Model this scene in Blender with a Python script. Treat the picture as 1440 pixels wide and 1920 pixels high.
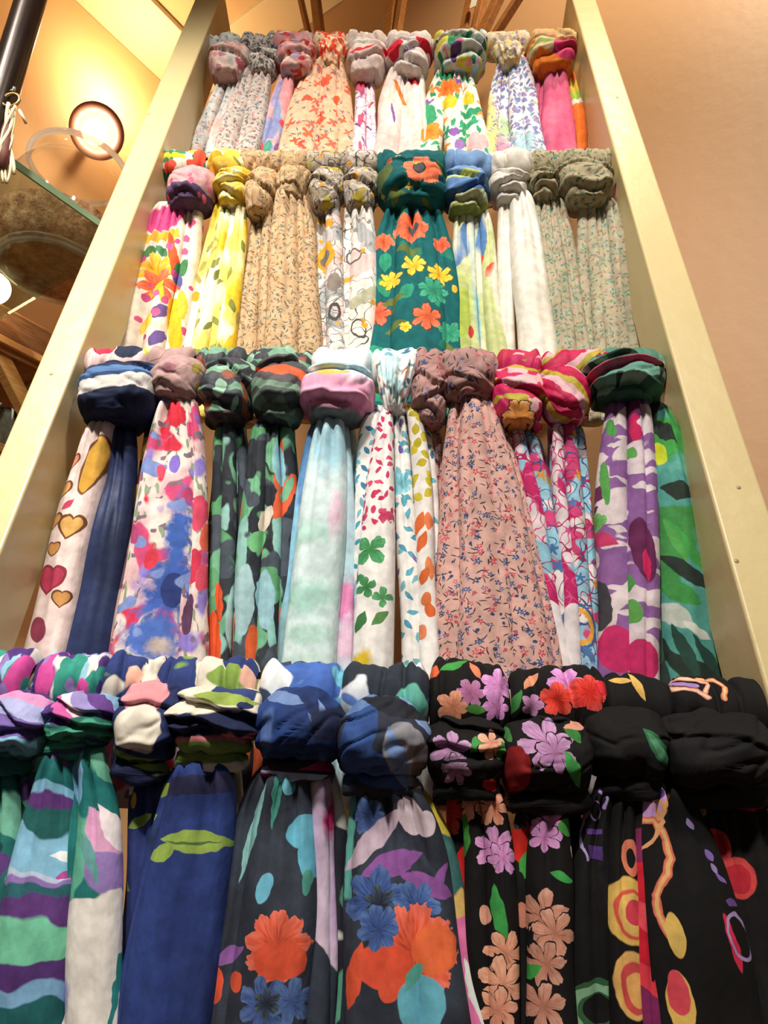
import bpy, bmesh, math, random
from mathutils import Vector, Matrix, noise as mnoise

for o in list(bpy.data.objects):
    bpy.data.objects.remove(o, do_unlink=True)
scene = bpy.context.scene
COL = scene.collection

# ------------------------------------------------------------------ camera
FPX, PX0, PY0 = 1442.0, 720.0, 960.0          # phone main camera, focal length in pixels of the 1440x1920 frame
CAMZ = 0.80
LEAN = math.radians(15)                       # the rack leans back against the wall
_e = Vector((1, 0.023, -0.045)).normalized()  # rung direction seen from the camera (x right, y down, z forward)
_d = Vector((0.023 * 1935 + 0.045 * 1442, -1935, 1442))
_d = (_d - _e * _d.dot(_e)).normalized()      # rail direction
_nb = _d.cross(_e) * -1
if _nb.z < 0:
    _nb = -_nb
_Z = _d * math.cos(LEAN) - _nb * math.sin(LEAN)
_Y = _d * math.sin(LEAN) + _nb * math.cos(LEAN)
_X = _e
CAM = Vector((0, 0, CAMZ))
cright = Vector((_X.x, _Y.x, _Z.x))
cdown = Vector((_X.y, _Y.y, _Z.y))
cfwd = Vector((_X.z, _Y.z, _Z.z))
cam_data = bpy.data.cameras.new('camera')
cam_data.sensor_fit = 'VERTICAL'
cam_data.sensor_height = 36.0
cam_data.lens = FPX / 1920.0 * 36.0
cam_data.clip_start = 0.01
cam = bpy.data.objects.new('camera', cam_data)
COL.objects.link(cam)
R = Matrix((cright, -cdown, -cfwd)).transposed().to_4x4()
cam.matrix_world = Matrix.Translation(CAM) @ R
scene.camera = cam

# ------------------------------------------------------------------ world, lights, exposure
def srgb(h):
    h = h.lstrip('#')
    c = [int(h[i:i + 2], 16) / 255 for i in (0, 2, 4)]
    return tuple((x / 12.92 if x <= 0.04045 else ((x + 0.055) / 1.055) ** 2.4) for x in c) + (1.0,)

world = bpy.data.worlds.new('world')
scene.world = world
world.use_nodes = True
bg = world.node_tree.nodes['Background']
bg.inputs[0].default_value = (1.0, 0.90, 0.78, 1)
bg.inputs[1].default_value = 0.105
scene.view_settings.view_transform = 'Standard'
scene.view_settings.look = 'None'
scene.view_settings.gamma = 1.0
scene.view_settings.exposure = 0.0
try:
    scene.view_settings.use_curve_mapping = False
except Exception:
    pass

HCEIL = CAMZ + 2.2
scene.cycles.max_bounces = 5
scene.cycles.diffuse_bounces = 2
scene.cycles.glossy_bounces = 2
def area(name, loc, target, size, power, color):
    l = bpy.data.lights.new(name, 'AREA')
    l.shape = 'DISK'
    l.size = size
    l.energy = power
    l.color = color
    o = bpy.data.objects.new(name, l)
    COL.objects.link(o)
    o.location = loc
    o.rotation_euler = (Vector(target) - Vector(loc)).to_track_quat('-Z', 'Y').to_euler()
    return o
WARM = (1.0, 0.915, 0.81)
def spot(name, loc, target, angle, blend, power, color, rad=0.06):
    l = bpy.data.lights.new(name, 'SPOT')
    l.spot_size = math.radians(angle)
    l.spot_blend = blend
    l.energy = power
    l.color = color
    l.shadow_soft_size = rad
    o = bpy.data.objects.new(name, l)
    COL.objects.link(o)
    o.location = loc
    o.rotation_euler = (Vector(target) - Vector(loc)).to_track_quat('-Z', 'Y').to_euler()
    return o
spot('unseen_spotlight', (-0.42, -0.95, HCEIL - 0.08), (-0.04, 0.72, 1.22), 54, 0.8, 255, WARM, 0.08)
spot('unseen_spotlight', (0.55, -0.70, HCEIL - 0.08), (-0.08, 0.70, 1.25), 50, 0.75, 95, WARM, 0.09)
spot('unseen_spotlight', (-0.95, -0.55, HCEIL - 0.08), (-0.80, 0.75, 1.5), 46, 0.8, 240, WARM, 0.09)  # unseen spot added to brighten the jar and the wooden unit
spot('unseen_spotlight', (0.42, 0.40, HCEIL - 0.06), (0.45, 1.00, 2.45), 88, 1.0, 92, (1.0, 0.82, 0.58), 0.06)

# ------------------------------------------------------------------ projection helpers
def ray(px, py):
    x, y = (px - PX0) / FPX, (py - PY0) / FPX
    return cright * x + cdown * y + cfwd
def hit_plane(px, py, p0, n):
    r = ray(px, py)
    t = (p0 - CAM).dot(n) / r.dot(n)
    return CAM + r * t
def hit_y(px, py, y):
    return hit_plane(px, py, Vector((0, y, 0)), Vector((0, 1, 0)))
def hit_z(px, py, z):
    return hit_plane(px, py, Vector((0, 0, z)), Vector((0, 0, 1)))
def at_range(px, py, rng):                    # point along a ray at a horizontal distance from the camera
    r = ray(px, py)
    return CAM + r * (rng / math.hypot(r.x, r.y))

Z0 = 0.71
P0 = CAM + cfwd * Z0                          # rack front plane passes through here
NB = Vector((0, math.cos(LEAN), -math.sin(LEAN)))
DD = Vector((0, math.sin(LEAN), math.cos(LEAN)))
def on_rack(px, py, back=0.0):
    return hit_plane(px, py, P0 + NB * back, NB)

# ------------------------------------------------------------------ object helpers
def link(name, me, mat=None, parent=None, smooth=True):
    o = bpy.data.objects.new(name, me)
    COL.objects.link(o)
    if mat is not None:
        me.materials.append(mat)
    if smooth:
        for p in me.polygons:
            p.use_smooth = True
    if parent is not None:
        o.parent = parent
        o.matrix_parent_inverse = Matrix.Translation(-parent.location)
    return o
def tag(o, label=None, cat=None, group=None, kind=None):
    for k, v in (('label', label), ('category', cat), ('group', group), ('kind', kind)):
        if v:
            o[k] = v
    return o
def empty(name, loc):
    o = bpy.data.objects.new(name, None)
    o.empty_display_size = 0.02
    COL.objects.link(o)
    o.location = loc
    return o
def mesh_from(name, verts, faces, uvs=None):
    """uvs: dict layer -> list of per-vertex (u, v)"""
    me = bpy.data.meshes.new(name)
    me.from_pydata([tuple(v) for v in verts], [], faces)
    if uvs:
        loops = [0] * len(me.loops)
        me.loops.foreach_get('vertex_index', loops)
        for ln, vals in uvs.items():
            lay = me.uv_layers.new(name=ln)
            flat = []
            for vi in loops:
                flat.extend(vals[vi])
            lay.data.foreach_set('uv', flat)
    me.update()
    return me
def hexa(name, c8, mat, parent=None, bevel=0.0, seg=2):
    """c8: four bottom corners then four top corners, same winding"""
    bm = bmesh.new()
    v = [bm.verts.new(c) for c in c8]
    for f in ((0, 1, 2, 3), (4, 5, 6, 7), (0, 1, 5, 4), (1, 2, 6, 5), (2, 3, 7, 6), (3, 0, 4, 7)):
        bm.faces.new([v[i] for i in f])
    bmesh.ops.recalc_face_normals(bm, faces=bm.faces)
    if bevel:
        bmesh.ops.bevel(bm, geom=list(bm.edges), offset=bevel, segments=seg, affect='EDGES', profile=0.5)
    me = bpy.data.meshes.new(name)
    bm.to_mesh(me)
    bm.free()
    return link(name, me, mat, parent, smooth=False)
def slab(name, a, b, up, w, h, mat, parent=None, bevel=0.0):
    """a bar from a to b, width w along side, height h along up"""
    a, b = Vector(a), Vector(b)
    dr = (b - a).normalized()
    up = (Vector(up) - dr * Vector(up).dot(dr)).normalized()
    sd = dr.cross(up)
    q = [(-1, -1), (1, -1), (1, 1), (-1, 1)]
    c = [a + sd * (s * w / 2) + up * (t * h / 2) for s, t in q] + [b + sd * (s * w / 2) + up * (t * h / 2) for s, t in q]
    return hexa(name, c, mat, parent, bevel)
def tube_mesh(name, pts, rad, seg=10, cap=True):
    pts = [Vector(p) for p in pts]
    n = len(pts)
    rads = rad if isinstance(rad, (list, tuple)) else [rad] * n
    V, F = [], []
    ref = Vector((0.3, 0.2, 1)).normalized()
    for i, p in enumerate(pts):
        t = (pts[min(i + 1, n - 1)] - pts[max(i - 1, 0)]).normalized()
        if abs(t.dot(ref)) > 0.95:
            ref = Vector((1, 0.1, 0.2)).normalized()
        s = t.cross(ref).normalized()
        u = s.cross(t)
        for k in range(seg):
            a = 2 * math.pi * k / seg
            V.append(p + (s * math.cos(a) + u * math.sin(a)) * rads[i])
    for i in range(n - 1):
        for k in range(seg):
            k2 = (k + 1) % seg
            F.append((i * seg + k, i * seg + k2, (i + 1) * seg + k2, (i + 1) * seg + k))
    if cap:
        F.append(tuple(range(seg))[::-1])
        F.append(tuple((n - 1) * seg + k for k in range(seg)))
    return mesh_from(name, V, F)
def lathe_mesh(name, prof, c, axis=(0, 0, 1), seg=40):
    c = Vector(c)
    ax = Vector(axis).normalized()
    s = ax.orthogonal().normalized()
    u = ax.cross(s)
    V, F = [], []
    for r, h in prof:
        for k in range(seg):
            a = 2 * math.pi * k / seg
            V.append(c + ax * h + (s * math.cos(a) + u * math.sin(a)) * max(r, 1e-5))
    for i in range(len(prof) - 1):
        for k in range(seg):
            k2 = (k + 1) % seg
            F.append((i * seg + k, i * seg + k2, (i + 1) * seg + k2, (i + 1) * seg + k))
    return mesh_from(name, V, F)

# ------------------------------------------------------------------ material node helper
class NT:
    def __init__(self, name, rough=0.8):
        self.m = bpy.data.materials.new(name)
        self.m.use_nodes = True
        self.t = self.m.node_tree
        self.n = self.t.nodes
        self.l = self.t.links
        self.bsdf = self.n['Principled BSDF']
        self.bsdf.inputs['Roughness'].default_value = rough
    def put(self, sock, val):
        if isinstance(val, bpy.types.NodeSocket):
            self.l.new(val, sock)
        elif val is not None:
            sock.default_value = val
    def math(self, op, a, b=None, c=None, clamp=False):
        nd = self.n.new('ShaderNodeMath')
        nd.operation = op
        nd.use_clamp = clamp
        for i, v in enumerate((a, b, c)):
            if v is not None:
                self.put(nd.inputs[i], v)
        return nd.outputs[0]
    def vmath(self, op, a, b=None, s=None):
        nd = self.n.new('ShaderNodeVectorMath')
        nd.operation = op
        self.put(nd.inputs[0], a)
        if b is not None:
            self.put(nd.inputs[1], b)
        if s is not None:
            self.put(nd.inputs['Scale'], s)
        return nd.outputs['Value'] if op in ('LENGTH', 'DOT_PRODUCT', 'DISTANCE') else nd.outputs[0]
    def sep(self, v):
        nd = self.n.new('ShaderNodeSeparateXYZ')
        self.put(nd.inputs[0], v)
        return nd.outputs
    def comb(self, x, y, z=0.0):
        nd = self.n.new('ShaderNodeCombineXYZ')
        for i, v in enumerate((x, y, z)):
            self.put(nd.inputs[i], v)
        return nd.outputs[0]
    def uv(self, layer):
        nd = self.n.new('ShaderNodeUVMap')
        nd.uv_map = layer
        return nd.outputs[0]
    def objco(self):
        return self.n.new('ShaderNodeTexCoord').outputs['Object']
    def mapping(self, v, loc=(0, 0, 0), rot=0.0, scale=(1, 1, 1), kind='TEXTURE'):
        nd = self.n.new('ShaderNodeMapping')
        nd.vector_type = kind
        self.put(nd.inputs[0], v)
        nd.inputs[1].default_value = loc
        nd.inputs[2].default_value = (0, 0, rot)
        nd.inputs[3].default_value = scale
        return nd.outputs[0]
    def noise(self, v, scale, detail=1.0, rough=0.5, dist=0.0, dims='3D'):
        nd = self.n.new('ShaderNodeTexNoise')
        nd.noise_dimensions = dims
        self.put(nd.inputs['Vector'], v)
        nd.inputs['Scale'].default_value = scale
        nd.inputs['Detail'].default_value = detail
        nd.inputs['Roughness'].default_value = rough
        nd.inputs['Distortion'].default_value = dist
        return nd
    def voronoi(self, v, scale, rnd=1.0):
        nd = self.n.new('ShaderNodeTexVoronoi')
        nd.voronoi_dimensions = '2D'
        self.put(nd.inputs['Vector'], v)
        nd.inputs['Scale'].default_value = scale
        nd.inputs['Randomness'].default_value = rnd
        return nd
    def ramp(self, fac, stops, interp='LINEAR'):
        nd = self.n.new('ShaderNodeValToRGB')
        nd.color_ramp.interpolation = interp
        el = nd.color_ramp.elements
        while len(el) < len(stops):
            el.new(0.5)
        for e_, (p, c) in zip(el, stops):
            e_.position = p
            e_.color = c if not isinstance(c, str) else srgb(c)
        self.put(nd.inputs[0], fac)
        return nd.outputs[0]
    def step(self, v, a, b):
        """0 where v<=a rising to 1 at v>=b"""
        nd = self.n.new('ShaderNodeMapRange')
        self.put(nd.inputs[0], v)
        self.put(nd.inputs[1], a)
        self.put(nd.inputs[2], b)
        return nd.outputs[0]
    def mix(self, fac, a, b, mode='MIX'):
        nd = self.n.new('ShaderNodeMix')
        nd.data_type = 'RGBA'
        nd.blend_type = mode
        self.put(nd.inputs[0], fac)
        self.put(nd.inputs[6], srgb(a) if isinstance(a, str) else a)
        self.put(nd.inputs[7], srgb(b) if isinstance(b, str) else b)
        return nd.outputs[2]
    def bump(self, h, dist, strength=1.0, prev=None):
        nd = self.n.new('ShaderNodeBump')
        nd.inputs['Strength'].default_value = strength
        nd.inputs['Distance'].default_value = dist
        self.put(nd.inputs['Height'], h)
        if prev is not None:
            self.put(nd.inputs['Normal'], prev)
        return nd.outputs[0]
    def color(self, c):
        self.put(self.bsdf.inputs['Base Color'], srgb(c) if isinstance(c, str) else c)
    def normal(self, s):
        self.put(self.bsdf.inputs['Normal'], s)

def paint_mat(name, c1, c2, rough=0.5, scale=6.0, bumpd=0.0006, grain=None):
    k = NT(name, rough)
    co = k.objco()
    if grain:
        co = k.mapping(co, scale=grain, kind='POINT')
    n1 = k.noise(co, scale, 4.0, 0.6)
    k.color(k.ramp(n1.outputs[0], [(0.3, c1), (0.7, c2)]))
    n2 = k.noise(k.objco(), 40, 3.0)
    k.normal(k.bump(n2.outputs[0], bumpd))
    return k.m
def wood_mat(name, c1, c2, c3, along=(1, 1, 12), rough=0.5):
    k = NT(name, rough)
    co = k.mapping(k.objco(), scale=along, kind='POINT')
    n1 = k.noise(co, 9.0, 5.0, 0.6, 0.6)
    k.color(k.ramp(n1.outputs[0], [(0.3, c1), (0.52, c2), (0.72, c3)]))
    k.normal(k.bump(n1.outputs[0], 0.0008))
    return k.m

# ================================================================== the room
UP = Vector((0, 0, 1))
def line_isect(a, b, c, d):
    x1, y1, x2, y2, x3, y3, x4, y4 = a.x, a.y, b.x, b.y, c.x, c.y, d.x, d.y
    den = (x1 - x2) * (y3 - y4) - (y1 - y2) * (x3 - x4)
    p = x1 * y2 - y1 * x2
    q = x3 * y4 - y3 * x4
    return Vector(((p * (x3 - x4) - (x1 - x2) * q) / den, (p * (y3 - y4) - (y1 - y2) * q) / den, a.z))
A1, A2 = hit_z(140, 0, HCEIL), hit_z(300, 150, HCEIL)
B1, B2 = hit_z(579, 0, HCEIL), hit_z(518, 55, HCEIL)
CORNER = line_isect(A1, A2, B1, B2)
dA = (A1 - CORNER).normalized()               # along the left wall, towards the viewer
nA = Vector((-dA.y, dA.x, 0))
if nA.dot(CAM - CORNER) < 0:
    nA = -nA                                  # into the room
dB = (B1 - CORNER).normalized()
dB = (dB - dA * (dB.dot(dA))).normalized()    # square corner
nB = Vector((-dB.y, dB.x, 0))
if nB.dot(CAM - CORNER) < 0:
    nB = -nB

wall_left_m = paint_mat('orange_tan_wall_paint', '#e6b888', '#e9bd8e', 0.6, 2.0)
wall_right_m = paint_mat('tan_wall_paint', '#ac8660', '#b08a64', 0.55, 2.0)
ceil_m = paint_mat('beige_ceiling_paint', '#d2b48a', '#d6b88e', 0.8, 2.0)
soffit_m = paint_mat('pale_cornice_paint', '#e6d6b4', '#e9dab9', 0.7, 2.0)
floor_m = wood_mat('oak_floor_boards', '#8a5a34', '#a06c40', '#b58252', (6, 1, 1))

def wall(name, along, n, length, mat):
    c0 = Vector((CORNER.x, CORNER.y, 0)) - along * 0.1
    c1 = c0 + along * (length + 0.1)
    c = [c0, c1, c1 - n * 0.1, c0 - n * 0.1]
    o = hexa(name, c + [p + UP * HCEIL for p in c], mat)
    return tag(o, kind='structure')
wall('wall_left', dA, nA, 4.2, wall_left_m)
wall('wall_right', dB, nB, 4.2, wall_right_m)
fl = [Vector((-4, -3, 0)), Vector((4, -3, 0)), Vector((4, 4.5, 0)), Vector((-4, 4.5, 0))]
tag(hexa('floor', [p - UP * 0.06 for p in fl] + fl, floor_m), kind='structure')
cc = [CORNER - dA * .1 - dB * .1, CORNER + dA * 4.2 - dB * .1, CORNER + dA * 4.2 + dB * 4.2, CORNER - dA * .1 + dB * 4.2]
cc = [Vector((p.x, p.y, HCEIL + 0.02)) for p in cc]
tag(hexa('ceiling', cc + [p + UP * 0.08 for p in cc], ceil_m), kind='structure')
# flat cornice border round the ceiling
SA = abs((hit_z(310, 28, HCEIL) - CORNER).dot(nA))
SB = abs((hit_z(467, 22, HCEIL) - CORNER).dot(nB))
def border(name, p, along, n, length, w):
    c = [p, p + along * length, p + along * length + n * w, p + n * w]
    c = [Vector((q.x, q.y, HCEIL)) for q in c]
    return tag(hexa(name, c + [q + UP * 0.025 for q in c], soffit_m, bevel=0.002), kind='structure')
border('trim_1', CORNER, dA, nA, 4.1, SA)
border('trim_2', CORNER + dB * SA, dB, nB, 4.1 - SA, SB)

# ================================================================== the scarf rack
cream = paint_mat('cream_gloss_paint', '#cbb987', '#d2c18f', 0.34, 5.0, 0.0007)
rung_m = paint_mat('worn_cream_rung_paint', '#d8cba0', '#e3d8b4', 0.5, 30.0)
RD = 0.078                                    # rail depth
rack = empty('display_ladder', (0, 0.36, 0))
tag(rack, 'tall cream-painted ladder rack leaning back, carrying four rows of knotted scarves', 'display rack')
def rail(outer, inner, ztop):
    """outer / inner: two pixels on each front edge of the rail"""
    ends = []
    for (pa, pb) in (outer, inner):
        a, b = on_rack(*pa), on_rack(*pb)
        dr = (b - a) / (b.z - a.z)
        ends.append((a - dr * a.z, a + dr * (ztop - a.z)))
    (o0, o1), (i0, i1) = ends
    bk = NB * RD
    bk0 = Vector((0, RD, 0))
    c8 = [o0, i0, i0 + bk0, o0 + bk0, o1, i1, i1 + bk, o1 + bk]
    return hexa('rail', c8, cream, rack, 0.0028, 3)
ZT = 2.25
rail_l = rail(((340, 57), (0, 850)), ((340, 180), (72, 855)), ZT)
rail_r = rail(((1118, 0), (1440, 950)), ((1073, 0), (1424, 1245)), ZT)

# rungs: pixel heights at the left and right rail
RUNGPX = [(92, 86), (318, 316), (694, 700), (1278, 1342)]
LX = lambda y: 411.5 - 0.397 * y
RX = lambda y: 1073 + 0.284 * y
RUNG = []
for (yl, yr) in RUNGPX:
    a, b = on_rack(LX(yl), yl), on_rack(RX(yr), yr)
    y_l = on_rack(LX(yl), yl, 0.036)
    y_r = on_rack(RX(yr), yr, 0.036)
    dr = (b - a).normalized()
    mid = (y_l + y_r) / 2
    p0 = a + NB * 0.036
    p1 = b + NB * 0.036
    # pull the rung down the plane so that its centre keeps the measured pixel height
    p0 = p0 + DD * (mid - (p0 + p1) / 2).dot(DD)
    p1 = p1 + DD * (mid - (a + b) / 2 - NB * 0.036).dot(DD)
    RUNG.append((p0, p1))
    me = tube_mesh('rung', [p0 - dr * 0.01, p0, p0.lerp(p1, .33), p0.lerp(p1, .66), p1, p1 + dr * 0.01], 0.0125, 16)
    link('rung', me, rung_m, rack)
for i, zz in enumerate((0.30,)):              # lowest rung, under the picture
    pa, pb = RUNG[3]
    dz = pa.z - zz
    off = DD * (-dz / DD.z)
    ex = (pb - pa).normalized() * 0.03
    link('rung', tube_mesh('rung', [pa + off - ex, pb + off + ex], 0.0125, 16), rung_m, rack)
screw_m = paint_mat('painted_over_screw_head', '#8f8058', '#a89868', 0.4, 60)
for (px, py) in ((97, 701), (1385, 914), (1157, 183), (279, 214), (1381, 1052)):
    p = on_rack(px, py)
    link('screw_head', lathe_mesh('screw_head', [(0, .0004), (.0018, .0004), (.0022, .0001), (.0023, -.002)], p - NB * 0.0, -NB, 14), screw_m, rail_l if px < 720 else rail_r)

ROWY = [(r[0].y + r[1].y) / 2 for r in RUNG]
YH = [y - 0.052 for y in ROWY]                # plane of the knot fronts
YT = [y - 0.026 for y in ROWY]                # plane in which the tails hang
YKP = [y - 0.067 for y in ROWY]               # where the printed faces of knots and tails lie
YTP = [y - 0.042 for y in ROWY]
YWP = [y - 0.016 for y in ROWY]
def pos(row, plane, px, py):
    return hit_y(px, py, {'H': YH, 'T': YT, 'KP': YKP, 'TP': YTP, 'WP': YWP}[plane][row])

# ================================================================== printed cloth
def cloth(name, layers, row, plane, rough=0.85, warp=0.0025, sheen=0.0, crinkle=1.0, weave=1.0):
    k = NT(name, rough)
    rs = random.Random(name)
    arc0, flat0 = k.uv('UVMap'), k.uv('Flat')
    wn = k.noise(arc0, 90, 1.0, dims='2D')
    wv = k.vmath('SUBTRACT', wn.outputs['Color'], (0.5, 0.5, 0.5))
    arc = k.vmath('ADD', arc0, k.vmath('SCALE', wv, s=warp * 1.2))
    flat = k.vmath('ADD', flat0, k.vmath('SCALE', wv, s=warp * 1.3))
    col = srgb(layers[0])
    cache = {}
    def shared(scale, detail, rough=0.5):      # one ragged-edge noise per cloth, reused by all its motifs
        key = (scale, detail)
        if key not in cache:
            cache[key] = k.noise(arc0, scale, detail, rough, dims='2D').outputs[0]
        return cache[key]
    def local(v, scale, seed):
        off = (seed * 1.37 + 0.11, seed * 2.71 + 0.37, 0)
        v = k.vmath('ADD', v, off)
        vo = k.voronoi(v, scale)
        lc = k.vmath('SCALE', k.vmath('SUBTRACT', v, vo.outputs['Position']), s=scale)
        cs = k.n.new('ShaderNodeSeparateColor')
        k.put(cs.inputs[0], vo.outputs['Color'])
        return lc, cs.outputs
    def pick(val, hexes):
        if len(hexes) == 1:
            return srgb(hexes[0])
        return k.ramp(val, [(i / len(hexes), h) for i, h in enumerate(hexes)], 'CONSTANT')
    def place(px, py, rx, ry, rot):
        c = pos(row, plane, px, py)
        ax = abs(pos(row, plane, px + rx, py).x - c.x)
        az = abs(pos(row, plane, px, py + ry).z - c.z)
        return k.mapping(flat, (c.x, c.z, 0), math.radians(rot), (max(ax, 1e-4), max(az, 1e-4), 1))
    for L in layers[1:]:
        op = L[0]
        if op == 'N':                          # soft or hard patches: hex, size, threshold, seed, stretch, softness, detail
            _, hx, size, thr = L[:4]
            seed = L[4] if len(L) > 4 else 0
            st = L[5] if len(L) > 5 else (1, 1)
            soft = L[6] if len(L) > 6 else 0.012
            det = L[7] if len(L) > 7 else 1.0
            v = k.mapping(arc, (0, 0, 0), 0, (st[0], st[1], 1))
            v = k.vmath('ADD', v, (seed * 3.17, seed * 1.91, seed * 0.7))
            f = k.step(k.noise(v, 1.0 / size, det, dims='2D').outputs[0], thr - soft, thr + soft)
            col = k.mix(f, col, hx)
        elif op == 'D':                        # small flowers / dots: hexes, cell, radius, density, petals, seed
            _, hxs, cell, r = L[:4]
            dens = L[4] if len(L) > 4 else 1.0
            pet = L[5] if len(L) > 5 else 0
            seed = L[6] if len(L) > 6 else 0
            lc, rnd = local(arc, 1.0 / cell, seed)
            ln = k.vmath('LENGTH', lc)
            if pet:
                s = k.sep(lc)
                an = k.math('MULTIPLY_ADD', k.math('ARCTAN2', s[1], s[0]), float(pet), k.math('MULTIPLY', rnd[0], 6.28))
                ln = k.math('DIVIDE', ln, k.math('MULTIPLY_ADD', k.math('COSINE', an), 0.33, 0.75))
            f = k.math('LESS_THAN', ln, k.math('MULTIPLY_ADD', rnd[1], r * 0.5, r * 0.7))
            if dens < 1:
                f = k.math('MULTIPLY', f, k.math('LESS_THAN', rnd[2], dens))
            col = k.mix(f, col, pick(rnd[0], hxs))
            if len(L) > 7 and L[7]:            # flower centres
                f2 = k.math('MULTIPLY', k.math('LESS_THAN', k.vmath('LENGTH', lc), r * 0.24), k.math('LESS_THAN', rnd[2], dens))
                col = k.mix(f2, col, L[7])
        elif op == 'L':                        # leaves: hexes, cell, length, width, density, seed, (fixed angle or None)
            _, hxs, cell, ll, ww = L[:5]
            dens = L[5] if len(L) > 5 else 1.0
            seed = L[6] if len(L) > 6 else 0
            ang = L[7] if len(L) > 7 else None
            lc, rnd = local(arc, 1.0 / cell, seed + 5)
            vr = k.n.new('ShaderNodeVectorRotate')
            vr.rotation_type = 'Z_AXIS'
            k.put(vr.inputs['Vector'], lc)
            if ang is None:
                k.put(vr.inputs['Angle'], k.math('MULTIPLY', rnd[1], 6.283))
            else:
                k.put(vr.inputs['Angle'], k.math('MULTIPLY_ADD', rnd[1], 0.8, math.radians(ang) - 0.4))
            s = k.sep(vr.outputs[0])
            xx = k.math('DIVIDE', s[0], ll)
            yy = k.math('DIVIDE', k.math('ABSOLUTE', s[1]), ww)
            f = k.math('LESS_THAN', k.math('MULTIPLY_ADD', xx, xx, yy), 1.0)
            if dens < 1:
                f = k.math('MULTIPLY', f, k.math('LESS_THAN', rnd[2], dens))
            col = k.mix(f, col, pick(rnd[0], hxs))
        elif op == 'S':                        # drawn contour lines: hex, size, width, seed, stretch
            _, hx, size, w = L[:4]
            seed = L[4] if len(L) > 4 else 0
            st = L[5] if len(L) > 5 else (1, 1)
            v = k.mapping(arc, (0, 0, 0), 0, (st[0], st[1], 1))
            v = k.vmath('ADD', v, (seed * 2.3, seed * 1.1, seed))
            nn = k.noise(v, 1.0 / size, 0.5, dims='2D').outputs[0]
            f = k.math('LESS_THAN', k.math('ABSOLUTE', k.math('SUBTRACT', nn, 0.5)), w)
            col = k.mix(f, col, hx)
        elif op == 'B':                        # bands that change at given heights: [(px, py, hex)], slope, wobble, softness
            _, bands = L[:2]
            slope = L[2] if len(L) > 2 else 0.0
            wob = L[3] if len(L) > 3 else 0.006
            soft = L[4] if len(L) > 4 else 0.0008
            s = k.sep(flat)
            nn = shared(28, 1.0)
            zz = k.math('MULTIPLY_ADD', k.math('SUBTRACT', nn, 0.5), wob * 2, s[1])
            for (px, py, hx) in bands:
                c = pos(row, plane, px, py)
                q = zz
                if slope:
                    q = k.math('SUBTRACT', zz, k.math('MULTIPLY', k.math('SUBTRACT', s[0], c.x), slope))
                f = k.step(q, c.z + soft, c.z - soft)
                col = k.mix(f, col, hx)
        elif op == 'W':                        # repeating wavy stripes: [hexes], period, wobble, slope
            _, hxs, per = L[:3]
            wob = L[3] if len(L) > 3 else 0.01
            slope = L[4] if len(L) > 4 else 0.0
            s = k.sep(arc)
            nn = shared(22, 1.0)
            q = k.math('MULTIPLY_ADD', nn, wob * 2, s[1])
            q = k.math('MULTIPLY_ADD', s[0], slope, q)
            fr = k.math('FRACT', k.math('DIVIDE', k.math('ADD', q, 7.13), per))
            col = k.ramp(fr, [(i / len(hxs), h) for i, h in enumerate(hxs)], 'CONSTANT')
        elif op == 'G':                        # soft tint patch anywhere: as E but feathered
            _, px, py, rx, ry, rot, hx = L[:7]
            pl_ = place(px, py, rx, ry, rot)
            rag = k.math('MULTIPLY', k.math('SUBTRACT', shared(95, 3.0, .62), 0.5), L[7] if len(L) > 7 else 1.3)
            f = k.step(k.math('ADD', k.vmath('LENGTH', pl_), rag), 1.2, 0.55)
            col = k.mix(f, col, hx)
        elif op == 'E':                        # ellipse
            _, px, py, rx, ry, rot, hx = L[:7]
            f = k.step(k.vmath('LENGTH', place(px, py, rx, ry, rot)), 1.02, 0.96)
            col = k.mix(f, col, hx)
        elif op == 'O':                        # ring: ..., inner radius fraction
            _, px, py, rx, ry, rot, hx, inn = L[:8]
            ln = k.vmath('LENGTH', place(px, py, rx, ry, rot))
            f = k.math('MULTIPLY', k.math('LESS_THAN', ln, 1.0), k.math('GREATER_THAN', ln, inn))
            col = k.mix(f, col, hx)
        elif op == 'R':                        # rectangle
            _, px, py, rx, ry, rot, hx = L[:7]
            s = k.sep(place(px, py, rx, ry, rot))
            f = k.step(k.math('MAXIMUM', k.math('ABSOLUTE', s[0]), k.math('ABSOLUTE', s[1])), 1.03, 0.97)
            col = k.mix(f, col, hx)
        elif op == 'P':                        # pointed leaf: long axis rx
            _, px, py, rx, ry, rot, hx = L[:7]
            # metric, so that rotation keeps its shape
            c = pos(row, plane, px, py)
            sc = abs(pos(row, plane, px + 1, py).x - c.x)
            s = k.sep(k.mapping(flat, (c.x, c.z, 0), math.radians(rot), (rx * sc, ry * sc, 1)))
            f = k.step(k.math('MULTIPLY_ADD', s[0], s[0], k.math('ABSOLUTE', s[1])), 1.05, 0.95)
            col = k.mix(f, col, hx)
        elif op == 'F':                        # flower: px, py, radius px, rot, hex, petals, depth, (outline hex), (centre hex)
            _, px, py, r, rot, hx = L[:6]
            pet = L[6] if len(L) > 6 else 5
            dep = L[7] if len(L) > 7 else 0.3
            outl = L[8] if len(L) > 8 else None
            cen = L[9] if len(L) > 9 else None
            c = pos(row, plane, px, py)
            sc = abs(pos(row, plane, px + r, py).x - c.x)
            v = k.mapping(flat, (c.x, c.z, 0), math.radians(rot), (sc, sc, 1))
            s = k.sep(v)
            an = k.math('MULTIPLY', k.math('ARCTAN2', s[1], s[0]), float(pet))
            cs = k.math('COSINE', an)
            pt = k.math('POWER', k.math('MULTIPLY_ADD', cs, 0.5, 0.5), 0.32)
            jag = k.math('MULTIPLY', k.math('SUBTRACT', shared(260, 1.0), 0.5), 0.24)
            ln0 = k.vmath('LENGTH', v)
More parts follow.
